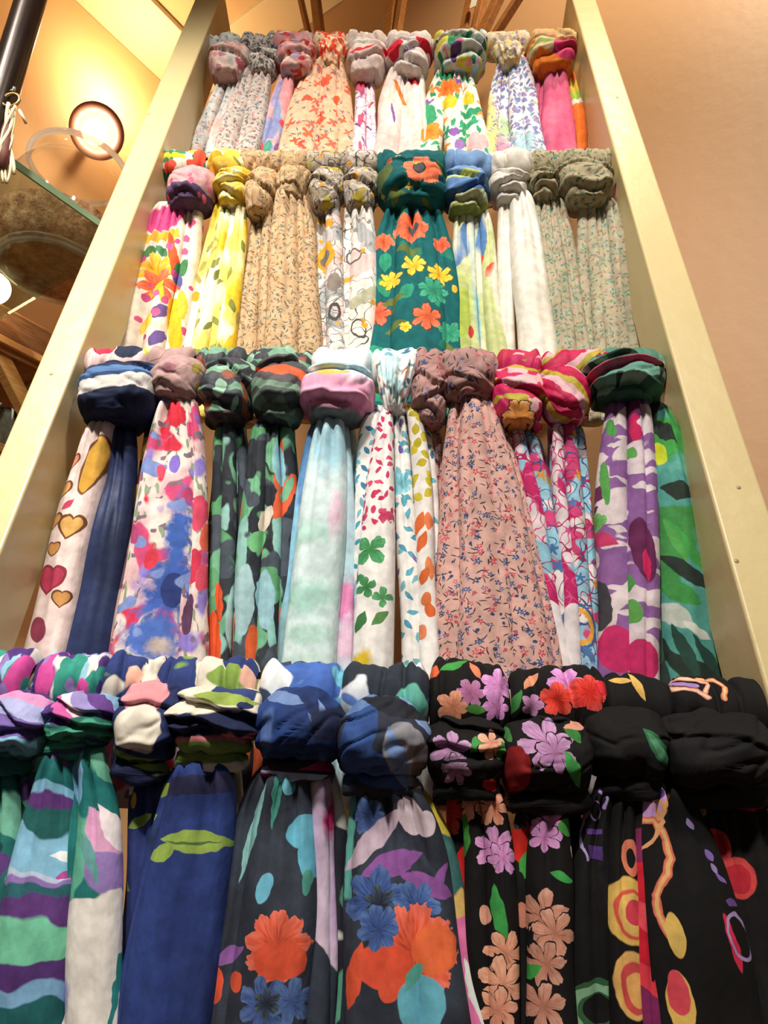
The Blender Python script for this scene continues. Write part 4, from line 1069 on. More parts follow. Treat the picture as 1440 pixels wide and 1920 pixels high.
# ---------------- lowest rung in view
f1k = K('violet_blue_stripe_knot', 3, '#4a3a72', ('W', ['#3a2a5e', '#6a5a9c', '#9aa0cc', '#c88ab8', '#3f2f68', '#7fb4d0'], .075, .012, .25), ('B', [(30, 1375, '#7ab0cc'), (30, 1405, '#1f5a58')], .1, .01))
f1w = W('violet_white_stripe_print', 3, '#e0d8d4', ('N', '#4a2f74', .035, .47, 1, (.6, 1.8)), ('N', '#8cc0d8', .035, .54, 2, (.6, 1.8)), ('N', '#2f8a7c', .035, .58, 3, (.6, 1.8)), ('N', '#c84a98', .035, .60, 4, (.6, 1.8)), ('N', '#8a78b8', .03, .62, 7, (.6, 1.8)))
tealf = T('teal_mint_wave_print', 3, '#1f6a66', ('N', '#6fb49c', .06, .53, 1, (1, .8)), ('N', '#123f44', .05, .57, 2), ('N', '#5a3a78', .05, .63, 3))
scarf(3, 'violet and blue striped scarf cut off by the left edge of the picture', LOWG, (-60, 74, 1288, 1440), [(tealf, [(0, 50, -30, 70, -.1), (50, 50, 20, 70, -.6)])], f1k, TURBAN, wrap=(-50, 68), wrapm=f1w)
f2k = K('violet_pink_teal_wrap_knot', 3, '#5a3f80', ('W', ['#4a2f74', '#c45aa0', '#d9ccd4', '#8a80b8', '#5a3a80', '#7fa8cc'], .07, .010, .8), ('B', [(140, 1340, '#1e5a50'), (140, 1352, '#3f9078'), (140, 1384, '#2f4a6a'), (140, 1394, '#2f7a68')], .18, .010))
f2s = T('teal_violet_wide_stripe_print', 3, '#1f5c5e', ('B', [(110, 1415, '#6a4a8c'), (110, 1425, '#1a6466'), (100, 1478, '#7fb8d8'), (95, 1500, '#5a3478'), (90, 1524, '#1f5c5c'), (80, 1560, '#82badb'), (70, 1635, '#b9c8e6'), (65, 1648, '#8a70b4'), (60, 1662, '#265c66'), (60, 1688, '#563474'), (55, 1724, '#6cbc9c'), (50, 1790, '#4f3070'), (45, 1840, '#78a8d0'), (40, 1875, '#1c5a5e')], -.10, .014), ('P', 118, 1606, 26, 9, 0, '#e8eef2'), ('P', 120, 1642, 20, 7, 10, '#b04a98'))
f2r = T('teal_white_block_print', 3, '#1d7070', ('N', '#5fb096', .06, .58, 1), ('E', 140, 1450, 14, 60, 10, '#7fb4dc'), ('P', 196, 1440, 40, 18, -50, '#6fb8a0'), ('P', 192, 1575, 70, 26, -55, '#d8a0c8'), ('P', 206, 1560, 60, 14, -55, '#efe6ec'), ('P', 200, 1640, 60, 34, -35, '#8f78b8'), ('P', 168, 1610, 50, 10, -60, '#5f9a9a'), ('B', [(180, 1680, '#e4e0da')], .25, .012), ('G', 112, 1880, 14, 40, 0, '#a8a4d0'), ('R', 216, 1800, 4, 160, 2, '#2a8080'))
scarf(3, 'teal and violet wide-striped scarf with white corner, lower left', LOWG, (62, 206, 1290, 1408), [(f2s, [(110, 44, 48, 140, .5)]), (f2r, [(150, 40, 130, 60, .3), (186, 50, 178, 90, .5)])], f2k, dict(TURBAN, neck=.6, layers=[(.36, .12), (.62, .1), (.9, -.05)]), wrap=(70, 206), wrapm=f1w)
f3k = K('pink_ivory_navy_block_knot', 3, '#222c58', ('E', 250, 1292, 46, 40, -10, '#e08f98'), ('E', 244, 1362, 48, 52, 0, '#d8d2c4'), ('E', 316, 1330, 26, 60, 0, '#222c58'), ('B', [(250, 1402, '#2a3468'), (250, 1416, '#6f8a48'), (250, 1436, '#1e2548')], -.2, .008))
f3w = W('ivory_navy_pink_trim_print', 3, '#d8d2c4', ('N', '#2a3a72', .04, .45, 1, (.7, 1.4)), ('N', '#e8b4a0', .04, .62, 2), ('N', '#7a9a48', .04, .65, 3))
f3t = T('navy_olive_leaf_print', 3, '#27356c', ('N', '#222a4c', .05, .55, 1), ('L', ['#7f9c48', '#6f8a44'], .07, .42, .10, .6, 2), ('P', 240, 1540, 26, 10, 35, '#8aa850'), ('E', 232, 1500, 6, 16, 0, '#d8a040'), ('G', 232, 1860, 22, 70, 0, '#5f7a34'), ('E', 226, 1470, 8, 20, 0, '#dcd8d0'))
scarf(3, 'navy scarf with a big pink and ivory block knot', LOWG, (198, 322, 1268, 1448), [(f3t, [(262, 60, 250, 90, -.8)])], f3k, dict(BARREL, layers=[(.36, .05), (.88, -.08)], neck=.72), wrap=(204, 310), wrapm=f3w)
f4k = K('ivory_olive_navy_wrap_knot', 3, '#e0d8c6', ('R', 428, 1288, 40, 12, -5, '#2f4276'), ('P', 415, 1306, 62, 14, -4, '#8ba24e'), ('B', [(394, 1334, '#1c2546'), (394, 1376, '#d07a86'), (394, 1387, '#73904a'), (394, 1412, '#6a8440'), (394, 1424, '#ded8cc')], .10, .004), ('E', 450, 1318, 14, 8, 0, '#222c58'))
f4t = T('royal_navy_leaf_print', 3, '#2a3d7c', ('N', '#24346c', .05, .52, 1, (1, 2), .08), ('R', 385, 1470, 80, 18, 6, '#2a2c4c'), ('P', 368, 1578, 72, 20, 0, '#8fac50'), ('P', 300, 1600, 30, 14, 20, '#8fac50'), ('P', 360, 1580, 60, 2.5, 2, '#4f6a38'))
f4s = T('navy_olive_edge_print', 3, '#2c3f7e', ('P', 300, 1480, 22, 13, 30, '#8ba850'), ('G', 290, 1580, 26, 40, 0, '#243056'), ('P', 262, 1540, 26, 8, 35, '#8fac50'))
f4w = T('ivory_edge_strip', 3, '#ddd8c8', ('N', '#c8c2b2', .02, .6, 1), ('B', [(400, 1840, '#9a968e'), (395, 1858, '#2c3f7e')], .2, .02))
scarf(3, 'royal navy scarf with olive leaves and ivory knot', LOWG, (304, 482, 1278, 1432), [(f4w, [(444, 22, 396, 34, -.6)]), (f4s, [(332, 40, 240, 60, .1)]), (f4t, [(388, 118, 310, 148, .5)])], f4k, dict(TURBAN, top=.75, mid=1.0, neck=.66, layers=[(.38, .16), (.66, .06), (.75, .05)]), wrap=(300, 484), wrapm=f3w)
cb = ('#363e4c', ('N', '#2c323e', .05, .55, 1, (1, 1.4), .05))
f5k = K('cobalt_brush_knot', 3, '#24407e', ('N', '#1f3468', .06, .52, 1, (1, 1), .05), ('P', 520, 1300, 50, 14, -15, '#6a86b8'), ('P', 608, 1340, 36, 8, -60, '#7a98cc'), ('P', 590, 1352, 22, 5, -50, '#6f8cc0'), ('N', '#4a66a0', .05, .62, 3, (1, 1), .03), ('N', '#1a2340', .07, .66, 5))
f5w = W('cobalt_aqua_white_trim_print', 3, '#33405c', ('N', '#4468b8', .05, .50, 1), ('N', '#e6eef2', .05, .57, 2), ('N', '#6ab4d0', .045, .62, 3))
f5b = K('plum_ribbon_print', 3, '#2a2c3c', ('W', ['#9a2a5c', '#222634', '#3a2a40', '#9aaed0'], .06, .02, .6))
f5t = T('charcoal_aqua_coral_flower_print', 3, *cb, ('P', 470, 1560, 90, 9, 78, '#86c0c0'), ('P', 518, 1490, 60, 8, 85, '#4a9c90'), ('E', 540, 1470, 12, 22, 0, '#6cb8d0'), ('E', 572, 1560, 36, 34, 20, '#68b8d4'), ('E', 578, 1610, 20, 40, 10, '#62b2d0'), ('E', 496, 1665, 14, 32, -20, '#6ab4d0'), ('E', 575, 1655, 9, 26, 0, '#4f9a8c'), ('F', 520, 1775, 62, 10, '#e2583c', 9, .22), ('E', 525, 1800, 50, 40, 0, '#e2583c'), ('P', 425, 1795, 36, 12, 30, '#8a5aa0'), ('E', 398, 1850, 14, 40, 8, '#e0583c'), ('E', 440, 1842, 14, 20, 0, '#e0583c'), ('F', 495, 1885, 50, 0, '#3a4f8c', 7, .5), ('F', 545, 1880, 40, 20, '#46609c', 6, .5), ('F', 500, 1880, 26, 30, '#272e42', 6, .6))
f5l = T('lilac_magenta_strand_print', 3, '#c4aad0', ('N', '#d8c4dc', .05, .54, 1, (.6, 3), .06), ('G', 620, 1520, 14, 50, -8, '#c0246a'), ('B', [(600, 1790, '#323a48')], -1.2, .01))
f5d = T('charcoal_mint_strand_print', 3, '#262a34', ('N', '#5fa890', .05, .58, 1, (.8, 1.5)), ('N', '#d8dcd8', .05, .64, 2))
scarf(3, 'charcoal scarf with aqua and coral blooms and smooth cobalt knot', LOWG, (470, 642, 1280, 1446), [(f5d, [(628, 26, 628, 44, -.5)]), (f5t, [(482, 44, 408, 66, .1), (542, 76, 502, 134, .5)]), (f5l, [(602, 30, 590, 40, .3), (618, 20, 612, 24, .1)])], f5k, dict(DOME, neck=.7), wrap=(490, 650), wrapm=f5w, bandm=f5b)
f6k = K('cobalt_charcoal_grey_knot', 3, '#2c3242', ('P', 670, 1380, 90, 34, 75, '#2f4c88'), ('P', 700, 1440, 80, 30, -20, '#34528e'), ('P', 672, 1310, 40, 16, 40, '#5a7ab0'), ('E', 762, 1410, 42, 62, 20, '#8a8c96'), ('P', 745, 1420, 60, 16, -70, '#6f8cc0'), ('P', 780, 1330, 60, 10, -50, '#7a96c8'), ('E', 790, 1440, 18, 50, 0, '#6f6a6c'), ('P', 740, 1320, 70, 20, -15, '#20242e'))
f6w = W('aqua_white_charcoal_trim_print', 3, '#2c3440', ('N', '#6ec4b4', .05, .50, 1), ('N', '#dfe8f0', .05, .57, 2), ('N', '#5f80c4', .045, .62, 3))
f6t = T('charcoal_coral_aqua_flower_print', 3, *cb, ('R', 655, 1560, 8, 130, 0, '#5fb0a4'), ('E', 700, 1465, 36, 18, 0, '#d8c8d8'), ('F', 690, 1530, 34, 0, '#3f5896', 6, .4), ('P', 700, 1575, 80, 20, 48, '#c8b4c8'), ('E', 770, 1530, 24, 40, 25, '#d8c8d4'), ('E', 800, 1545, 18, 26, 0, '#d8c8d4'), ('O', 745, 1670, 80, 90, 0, '#363e4c', .86), ('P', 735, 1620, 60, 22, 20, '#9058a4'), ('P', 800, 1660, 56, 18, -20, '#9058a4'), ('P', 822, 1650, 34, 10, 60, '#9058a4'), ('F', 705, 1690, 60, 20, '#344f92', 6, .45), ('F', 780, 1700, 46, 0, '#3f5c9c', 6, .4), ('F', 712, 1692, 30, 40, '#252c40', 6, .6), ('F', 775, 1785, 84, 0, '#e5593c', 9, .2), ('E', 720, 1810, 56, 44, 0, '#e2543a'), ('E', 815, 1780, 44, 50, 20, '#e86c40'), ('P', 665, 1830, 60, 16, 80, '#e0583c'), ('E', 730, 1850, 20, 30, 0, '#e0583c'), ('F', 710, 1738, 40, 0, '#3a5596', 7, .3), ('E', 790, 1880, 46, 56, 0, '#66b4cc'), ('P', 775, 1830, 30, 12, 60, '#5aa89c'))
f6p = T('pink_yellow_edge_print', 3, '#e877b0', ('B', [(820, 1480, '#e8d050'), (830, 1560, '#3a6a6a'), (850, 1680, '#e8c070'), (858, 1720, '#e877b0')], 0, .01), ('P', 895, 1870, 60, 14, -70, '#dfe8e4'))
scarf(3, 'charcoal scarf with large coral flower and pink edge, marbled cobalt knot', LOWG, (624, 808, 1300, 1478), [(f6p, [(796, 22, 885, 76, -.1)]), (f6t, [(664, 30, 662, 44, .1), (716, 84, 726, 136, .6), (766, 66, 812, 124, .4)])], f6k, dict(DOME, neck=.74, layers=[(.2, -.25), (.93, .0)]), wrap=(640, 805), wrapm=f6w)
bl = '#100f10'
def lily(px, py, r, rot, hx='#b984b4'):
    return ('F', px, py, r, rot, hx, 6, .62, '#1a1216')
f7k = K('black_mauve_lily_knot', 3, bl, lily(846, 1405, 42, 20, '#a87aa6'), lily(858, 1440, 30, 50, '#8a6488'), ('P', 900, 1390, 24, 12, 50, '#3f8a48'), lily(925, 1392, 30, 80, '#d89a80'), ('P', 945, 1405, 20, 9, 80, '#4a9a50'), ('E', 925, 1470, 16, 12, 0, '#b83030'), ('R', 870, 1425, 80, 3, 4, '#0c0b0c'))
f7w = W('black_lily_trim_print', 3, bl, ('F', 880, 1305, 28, 0, '#b06a9a', 6, .5), ('F', 846, 1330, 30, 0, '#d98a6a', 5, .5), ('F', 930, 1290, 32, 30, '#d48acc', 6, .5), ('F', 925, 1330, 26, 0, '#c880c0', 6, .5), ('P', 850, 1250, 30, 8, 25, '#3f9a48'), ('E', 812, 1260, 12, 12, 0, '#e0623c'), ('P', 890, 1260, 20, 7, -60, '#d98060'), ('P', 888, 1335, 20, 9, 0, '#4a8a40'))
f7t = T('black_lily_print', 3, bl, lily(885, 1500, 40, 20, '#e0987a'), lily(925, 1515, 34, 0, '#dc9276'), ('P', 865, 1578, 52, 18, 80, '#3f8f3c'), ('P', 868, 1580, 40, 7, 80, '#55a84a'), lily(930, 1590, 42, 40, '#cf8cc4'), lily(945, 1610, 30, 10, '#c886c0'), ('P', 938, 1720, 56, 14, 100, '#3a9a4a'), lily(950, 1790, 42, 0, '#e09a7c'), lily(945, 1850, 50, 40, '#e8a486'), ('E', 912, 1720, 10, 20, 0, '#e0a890'), lily(938, 1900, 40, 20, '#dc9478'))
f7r = T('black_scarlet_poppy_print', 3, bl, ('F', 840, 1520, 44, 0, '#c8231c', 5, .3, '#2a0808'), ('E', 872, 1660, 26, 80, -8, '#c4201c'), ('E', 885, 1720, 18, 60, -8, '#b81c1c'))
scarf(3, 'black scarf with peach and mauve lilies, left of the black pair', LOWG, (802, 952, 1338, 1486), [(f7r, [(848, 36, 888, 44, -.4)]), (f7t, [(884, 36, 905, 44, .2), (926, 50, 948, 52, .5)])], f7k, dict(BARREL, layers=[(.18, .1), (.56, .04)], neck=.78, wr=.031), wrap=(806, 950), wrapm=f7w)
f8k = K('black_mauve_lily_barrel_knot', 3, bl, lily(1028, 1390, 56, 10, '#b07fae'), lily(1045, 1410, 40, 40, '#a876a6'), ('P', 1078, 1440, 36, 12, -65, '#3f9a4c'), ('P', 1085, 1370, 22, 14, -60, '#357a3c'), ('P', 1098, 1350, 30, 11, 15, '#dc9a84'), ('E', 972, 1440, 28, 46, 0, '#7a1518'), ('P', 958, 1365, 22, 8, -70, '#3a7a3c'))
f8w = W('black_scarlet_lily_trim_print', 3, bl, ('F', 1056, 1285, 34, 0, '#d084c8', 6, .5), ('F', 1095, 1305, 36, 0, '#d8281c', 5, .3), ('F', 1040, 1315, 32, 20, '#e03422', 5, .4), ('P', 992, 1280, 22, 8, 50, '#dc9474'), ('E', 1125, 1295, 20, 14, 0, '#d83038'), ('F', 995, 1325, 22, 0, '#c084b8', 5, .5), ('P', 965, 1320, 24, 8, 70, '#3f8a44'))
f8t = T('black_mauve_peach_lily_print', 3, bl, lily(1032, 1545, 34, 0, '#cc86c4'), lily(1022, 1570, 30, 30, '#c884c0'), ('E', 1070, 1550, 24, 18, 0, '#4a9a48'), ('P', 1055, 1645, 22, 8, -20, '#3fa050'), lily(1020, 1720, 50, 20, '#c88872'), lily(1040, 1750, 44, 50, '#d08f78'), lily(1025, 1810, 40, 10, '#b87c68'), ('P', 992, 1830, 30, 12, 30, '#3f9a48'), ('P', 1080, 1600, 14, 6, -70, '#e0c8a8'), lily(1020, 1890, 44, 20, '#bd806c'))
f8r = T('black_scarlet_leaf_print', 3, bl, ('E', 980, 1570, 26, 50, 8, '#c8281e'), ('F', 978, 1535, 22, 0, '#1a0a0a', 7, .4), ('P', 990, 1625, 26, 12, 80, '#3f9a44'), ('P', 968, 1690, 30, 8, 100, '#359048'), ('E', 985, 1720, 12, 24, 0, '#c8846c'), ('E', 978, 1665, 14, 30, 0, bl))
f8b = T('black_plain_voile', 3, '#121112', ('N', '#17161a', .05, .5, 1, (1, 2), .1))
scarf(3, 'black scarf with scarlet poppies and mauve lilies, barrel knot beside the plain black one', LOWG, (948, 1120, 1340, 1508), [(f8b, [(1080, 40, 1092, 56, -.4)]), (f8r, [(976, 34, 986, 40, .1)]), (f8t, [(1030, 64, 1036, 84, .5)])], f8k, dict(BARREL, layers=[(.06, .05)], neck=.84, np=4, wr=.030), wrap=(952, 1128), wrapm=f8w)
f9k = K('black_leaf_knot', 3, '#121112', ('P', 1245, 1400, 46, 16, -55, '#2f6a4a'), ('P', 1246, 1402, 38, 10, -55, '#4a8a64'))
f9s = T('black_violet_swirl_print', 3, bl, ('C', [(1112, 1508), (1126, 1482), (1142, 1488), (1140, 1516)], 6, '#9a84c0'), ('C', [(1112, 1510), (1098, 1560), (1096, 1590), (1108, 1616)], 5, '#a894cc'), ('R', 1122, 1560, 14, 4, 0, '#5a3a88'), ('R', 1122, 1600, 14, 14, 0, '#4a2f74'), ('O', 1122, 1520, 12, 20, 0, '#9a84c0', .8), ('O', 1130, 1900, 60, 60, 0, '#2f5a3a', .5), ('O', 1130, 1905, 60, 54, 0, '#7fae8c', .7), ('G', 1150, 1660, 16, 60, 0, '#1c1a24'))
f9r = T('black_crimson_disc_print', 3, bl, ('E', 1185, 1710, 46, 66, 0, '#e0b860'), ('E', 1190, 1715, 34, 50, 0, '#d8584a'), ('E', 1192, 1715, 28, 42, 0, '#e4bc68'), ('E', 1195, 1712, 18, 26, 0, '#d04050'), ('O', 1188, 1610, 16, 36, 0, '#d87a60', .55), ('E', 1195, 1850, 40, 66, 0, '#e0b066'), ('E', 1198, 1855, 30, 52, 0, '#c84a4a'), ('E', 1200, 1860, 20, 36, 0, '#e0a860'))
f9c = T('crimson_swirl_strand_print', 3, '#c81c34', ('W', ['#c41a30', '#dc4a58', '#c81c34', '#7a2458', '#d83a4a'], .10, .014, .3), ('R', 1200, 1490, 60, 62, 0, bl))
f9t = T('black_ribbon_swirl_print', 3, bl, ('E', 1222, 1490, 38, 30, -10, '#e0a064'), ('E', 1220, 1486, 32, 24, -10, '#b894d4'), ('E', 1222, 1486, 24, 16, -10, '#4a2f74'), ('E', 1222, 1520, 30, 24, 10, '#d8a070'), ('E', 1218, 1518, 24, 19, 10, '#c49ad8'), ('C', [(1198, 1538), (1232, 1540), (1252, 1572), (1260, 1612), (1248, 1648), (1232, 1680), (1236, 1715), (1256, 1752)], 15, '#d8705c', '#e0b070'), ('C', [(1228, 1508), (1246, 1540), (1232, 1572), (1206, 1592)], 7, '#dca070'), ('E', 1266, 1752, 15, 44, 8, '#dcb862'), ('E', 1276, 1880, 24, 62, 4, '#e0b860'), ('E', 1272, 1862, 19, 44, 4, '#d84a58'), ('E', 1378, 1770, 9, 60, 14, '#d02c4c'), ('O', 1395, 1760, 26, 50, 20, '#a890c8', .82), ('P', 1300, 1545, 12, 6, -60, '#9a84c0'), ('P', 1335, 1605, 12, 6, -60, '#7a60ac'), ('P', 1345, 1630, 12, 5, -60, '#9a84c0'), ('P', 1358, 1648, 14, 5, -40, '#7a60ac'), ('P', 1380, 1695, 16, 7, -20, '#6a4c98'))
scarf(3, 'plain black knot scarf with crimson and gold swirl folds', LOWG, (1110, 1266, 1318, 1480), [(f9s, [(1122, 44, 1112, 84, .2)]), (f9r, [(1166, 40, 1178, 70, .4)]), (f9t, [(1250, 84, 1320, 200, .3)]), (f9c, [(1200, 24, 1216, 52, .6)])], f9k, dict(BARREL, neck=.74, layers=[(.9, .05)], crease=.06), wrap=(1120, 1246), wrapm=W('black_gold_trim_print', 3, '#121112', ('P', 1190, 1290, 30, 8, -70, '#d8b060'), ('P', 1160, 1278, 20, 7, 0, '#d8b060')))
f10k = K('black_plain_knot', 3, '#121112', ('N', '#181719', .06, .5, 1, (1, 1), .1))
f10w = W('black_paisley_outline_trim_print', 3, '#121112', ('C', [(1320, 1312), (1300, 1296), (1262, 1292), (1240, 1282), (1262, 1272), (1304, 1274), (1326, 1284), (1316, 1300)], 9, '#d8907c', '#e8c8a8'), ('C', [(1304, 1288), (1280, 1284), (1262, 1282)], 7, '#a884c4'), ('C', [(1310, 1272), (1340, 1274), (1354, 1290), (1350, 1312)], 9, '#dc8a60', '#e8c090'), ('O', 1438, 1330, 14, 18, 0, '#b8a0c8', .7))
f10t = T('black_crimson_petal_print', 3, '#131213', ('E', 1362, 1590, 28, 36, 0, '#c03a40'), ('E', 1362, 1588, 20, 26, 0, '#a82030'), ('E', 1402, 1650, 34, 42, 0, '#cc4646'), ('E', 1402, 1652, 25, 30, 0, '#b02434'), ('P', 1422, 1505, 40, 14, 10, '#c42434'), ('P', 1330, 1518, 22, 11, 70, '#d8c064'), ('O', 1340, 1620, 26, 36, 0, '#8a70b4', .85))
scarf(3, 'plain black scarf with wide knot and crimson petals, at the right rail', LOWG, (1258, 1462, 1326, 1500), [(f10t, [(1336, 64, 1412, 84, -.4), (1400, 80, 1490, 120, -.1)])], f10k, dict(BARREL, neck=.84, layers=[(.45, .1), (.93, .05)], np=4, crease=.05), wrap=(1246, 1440), wrapm=f10w)

# ================================================================== things left of the rack and above it
def glass_mat(name, tint, gloss=0.05, ior=1.45, glare=0.0):
    k = NT(name, gloss)
    k.n.remove(k.bsdf)
    out = k.n['Material Output']
    tr = k.n.new('ShaderNodeBsdfTransparent')
    tr.inputs[0].default_value = srgb(tint)
    gl = k.n.new('ShaderNodeBsdfGlossy')
    gl.inputs['Roughness'].default_value = gloss
    lw_ = k.n.new('ShaderNodeLayerWeight')
    fr_ = k.math('MULTIPLY_ADD', k.math('POWER', lw_.outputs['Facing'], 4.0), 0.6, (ior - 1) * .12)
    mx = k.n.new('ShaderNodeMixShader')
    k.l.new(fr_, mx.inputs[0])
    k.l.new(tr.outputs[0], mx.inputs[1])
    k.l.new(gl.outputs[0], mx.inputs[2])
    res = mx.outputs[0]
    if glare:                                   # translucent white mixed in to imitate lamp glare in the glass
        tl = k.n.new('ShaderNodeBsdfTranslucent')
        tl.inputs[0].default_value = (.95, .92, .86, 1)
        m2 = k.n.new('ShaderNodeMixShader')
        m2.inputs[0].default_value = glare
        k.l.new(res, m2.inputs[1])
        k.l.new(tl.outputs[0], m2.inputs[2])
        res = m2.outputs[0]
    k.l.new(res, out.inputs[0])
    return k.m
def from_wall_A(p):
    return (p - CORNER).dot(nA)
def hitA(px, py, dist):                       # a point on the vertical plane parallel to the left wall, dist in front of it
    return hit_plane(px, py, CORNER + nA * dist, nA)

# ---- glass shelf
zs = at_range(100, 365, 1.06).z
E1, E2 = hit_z(-150, 187, zs), hit_z(236, 461, zs)
shelf_m = glass_mat('clear_shelf_glass', '#e6efe6', 0.03)
edge_m = paint_mat('green_glass_edge', '#7f9c7c', '#8aa886', 0.2, 30)
sd = from_wall_A(E1.lerp(E2, .5))
ea = E2
eb = E2 + dA * (E1 - E2).length
gs = empty('glass_shelf', ea.lerp(eb, .5))
tag(gs, 'clear glass shelf with green front edge under the big jar', 'shelf')
wdp = sd - 0.02
q = [ea, eb, eb - nA * wdp, ea - nA * wdp]
hexa('shelf_pane', [p + UP * 0 for p in q] + [p + UP * .009 for p in q], shelf_m, gs)
q = [ea + nA * .0, eb + nA * .0, eb + nA * .003, ea + nA * .003]
hexa('polished_edge', [p - UP * .001 for p in q] + [p + UP * .011 for p in q], edge_m, gs)
steel = paint_mat('brushed_steel', '#8c8c8a', '#a4a4a0', 0.35, 30)
for t in (.12, .8):
    b0 = ea.lerp(eb, t) - nA * (wdp + .02)
    slab('shelf_bracket', b0 - UP * .006, b0 + nA * .06 - UP * .006, UP, .02, .01, steel, gs, .001)

# ---- jar
JB = hit_z(100, 512, zs + .010)
dz_ = (JB - CAM).dot(cfwd)
JR = 128 * dz_ / FPX
# keep the jar on the shelf, clear of the wall
fw = from_wall_A(JB)
if fw < JR + .03:
    JB = JB + nA * (JR + .03 - fw)
def z_above(p, py):
    lo, hi = p.z, p.z + 1.0
    for _ in range(40):
        m_ = (lo + hi) / 2
        w_ = Vector((p.x, p.y, m_)) - CAM
        yy = PY0 + FPX * w_.dot(cdown) / w_.dot(cfwd)
        if yy > py:
            lo = m_
        else:
            hi = m_
    return lo
JH = z_above(JB, 318) - JB.z
jar_glass = glass_mat('clear_jar_glass', '#f4f1ea', 0.04, 1.38, .07)
rim_glass = glass_mat('thick_rim_glass', '#efe9dc', 0.08, 1.7, .7)  # strong white mix paints the bright glare on the rim
jar = empty('glass_jar', JB)
tag(jar, 'big round glass jar of brown dried petals standing on the glass shelf', 'jar')
prof = [(0, .004), (.70, .0), (.80, .02), (.93, .10), (1.0, .30), (1.0, .48), (.95, .64), (.84, .78), (.72, .87), (.68, .91), (.69, .97), (.72, 1.0)]
link('jar_body', lathe_mesh('jar_body', [(r * JR, h * JH) for r, h in prof], JB, seg=56), jar_glass, jar)
rimp = [(.70, .985), (.75, .985), (.765, 1.0), (.76, 1.02), (.73, 1.03), (.69, 1.02), (.685, 1.0), (.70, .985)]
link('bright_base_ring', lathe_mesh('bright_base_ring', [(r * JR, h * JH) for r, h in [(.66, -.004), (.78, -.002), (.82, .02), (.80, .035), (.74, .03), (.66, .01), (.66, -.004)]], JB, seg=56), glass_mat('bright_base_glass', '#efe9dc', .08, 1.5, .25), jar)  # ring added to paint the bright line round the jar's foot
link('rim', lathe_mesh('rim', [(r * JR, h * JH) for r, h in rimp], JB, seg=56), rim_glass, jar)
k = NT('dried_petal_mix', .8)
vo = k.voronoi(k.vmath('ADD', k.objco(), k.vmath('SCALE', k.noise(k.objco(), 60, 3).outputs['Color'], s=.02)), 1)
nn = k.noise(k.objco(), 60, 5.0, .75)
k.color(k.ramp(nn.outputs[0], [(.30, '#6a4430'), (.45, '#b58662'), (.56, '#dcae86'), (.70, '#f6e0c0')]))
k.normal(k.bump(nn.outputs[0], .01))
tlp = k.n.new('ShaderNodeBsdfTranslucent')
k.put(tlp.inputs[0], k.ramp(nn.outputs[0], [(.28, '#a8765a'), (.5, '#d8a880'), (.72, '#f4dcb8')]))
mxp = k.n.new('ShaderNodeMixShader')
mxp.inputs[0].default_value = .35
k.l.new(k.bsdf.outputs[0], mxp.inputs[1])
k.l.new(tlp.outputs[0], mxp.inputs[2])
k.l.new(mxp.outputs[0], k.n['Material Output'].inputs[0])
rs = random.Random(4)
V, F = [], []
NS_, rings = 56, []
cp = [(0, .012), (.45, .008), (.67, .012), (.78, .03), (.91, .105), (.972, .25), (.975, .33), (.80, .38), (.5, .41), (.2, .42), (0, .425)]
cm = lathe_mesh('dried_petals', [(r * JR, h * JH) for r, h in cp], JB, seg=56)
for v in cm.vertices:
    p = v.co
    n_ = mnoise.noise(p * 60) * .006 + mnoise.noise(p * 140) * .003
    ctr = JB + UP * .22 * JH
    v.co = p - (p - ctr).normalized() * abs(n_)
pet = link('dried_petals', cm, k.m, jar)
pet['label'] = 'brown dried petals filling the lower half of the jar'
leaf_m = paint_mat('pale_green_dried_leaf', '#b9c48c', '#cdd6a4', .7, 40)
rs = random.Random(9)
for _ in range(7):                            # larger pale leaves lying on top
    a, r = rs.uniform(0, 6.28), rs.uniform(.2, .7) * JR
    c = JB + Vector((math.cos(a) * r, math.sin(a) * r, .43 * JH))
    th = rs.uniform(0, 3.1)
    dx, dy = Vector((math.cos(th), math.sin(th), .15)) * .03, Vector((-math.sin(th), math.cos(th), .1)) * .011
    link('leaf', mesh_from('leaf', [c - dx, c + dy + UP * .004, c + dx, c - dy, c + UP * .008], [(0, 1, 4), (1, 2, 4), (2, 3, 4), (3, 0, 4)]), leaf_m, jar)

# ---- wall lamp behind the jar
LP = hitA(182, 246, .15)
axis = (CAM - LP).normalized() * .75 + Vector((0, 0, -.35)) + dA * .25
axis.normalize()
lamp = empty('wall_lamp', hitA(182, 246, .0))
tag(lamp, 'glowing wall lamp with dusty pink round reflector behind the jar', 'lamp')
sc = (LP - CAM).dot(cfwd) / FPX
rr = 50 * sc
pinkm = paint_mat('dusty_pink_enamel', '#8a4a40', '#96564a', .35, 20)
dish = [(0.0, -.030), (rr * .5, -.026), (rr * .9, -.010), (rr, .004), (rr * .97, .006), (rr * .82, -.004), (rr * .4, -.018), (0, -.020)]
link('reflector', lathe_mesh('reflector', dish, LP, axis, 44), pinkm, lamp)
bk = NT('warm_bulb_glow')
bk.bsdf.inputs['Emission Color'].default_value = (1.0, .80, .50, 1)
bk.bsdf.inputs['Emission Strength'].default_value = 28
bk.color('#fff0d8')
bb = [(0, .062)] + [(.032 * math.sin(a), .030 + .032 * math.cos(a)) for a in [i * math.pi / 14 for i in range(1, 12)]] + [(.014, -.01), (.013, -.02)]
link('rim_ring', lathe_mesh('rim_ring', [(rr * (.84 + .17 * math.cos(a)), .004 + rr * .13 * math.sin(a)) for a in [i * math.pi / 6 for i in range(13)]], LP, axis, 44), paint_mat('terracotta_enamel', '#b87868', '#c48474', .4, 20), lamp)
link('bulb', lathe_mesh('bulb', bb, LP, axis, 28), bk.m, lamp)
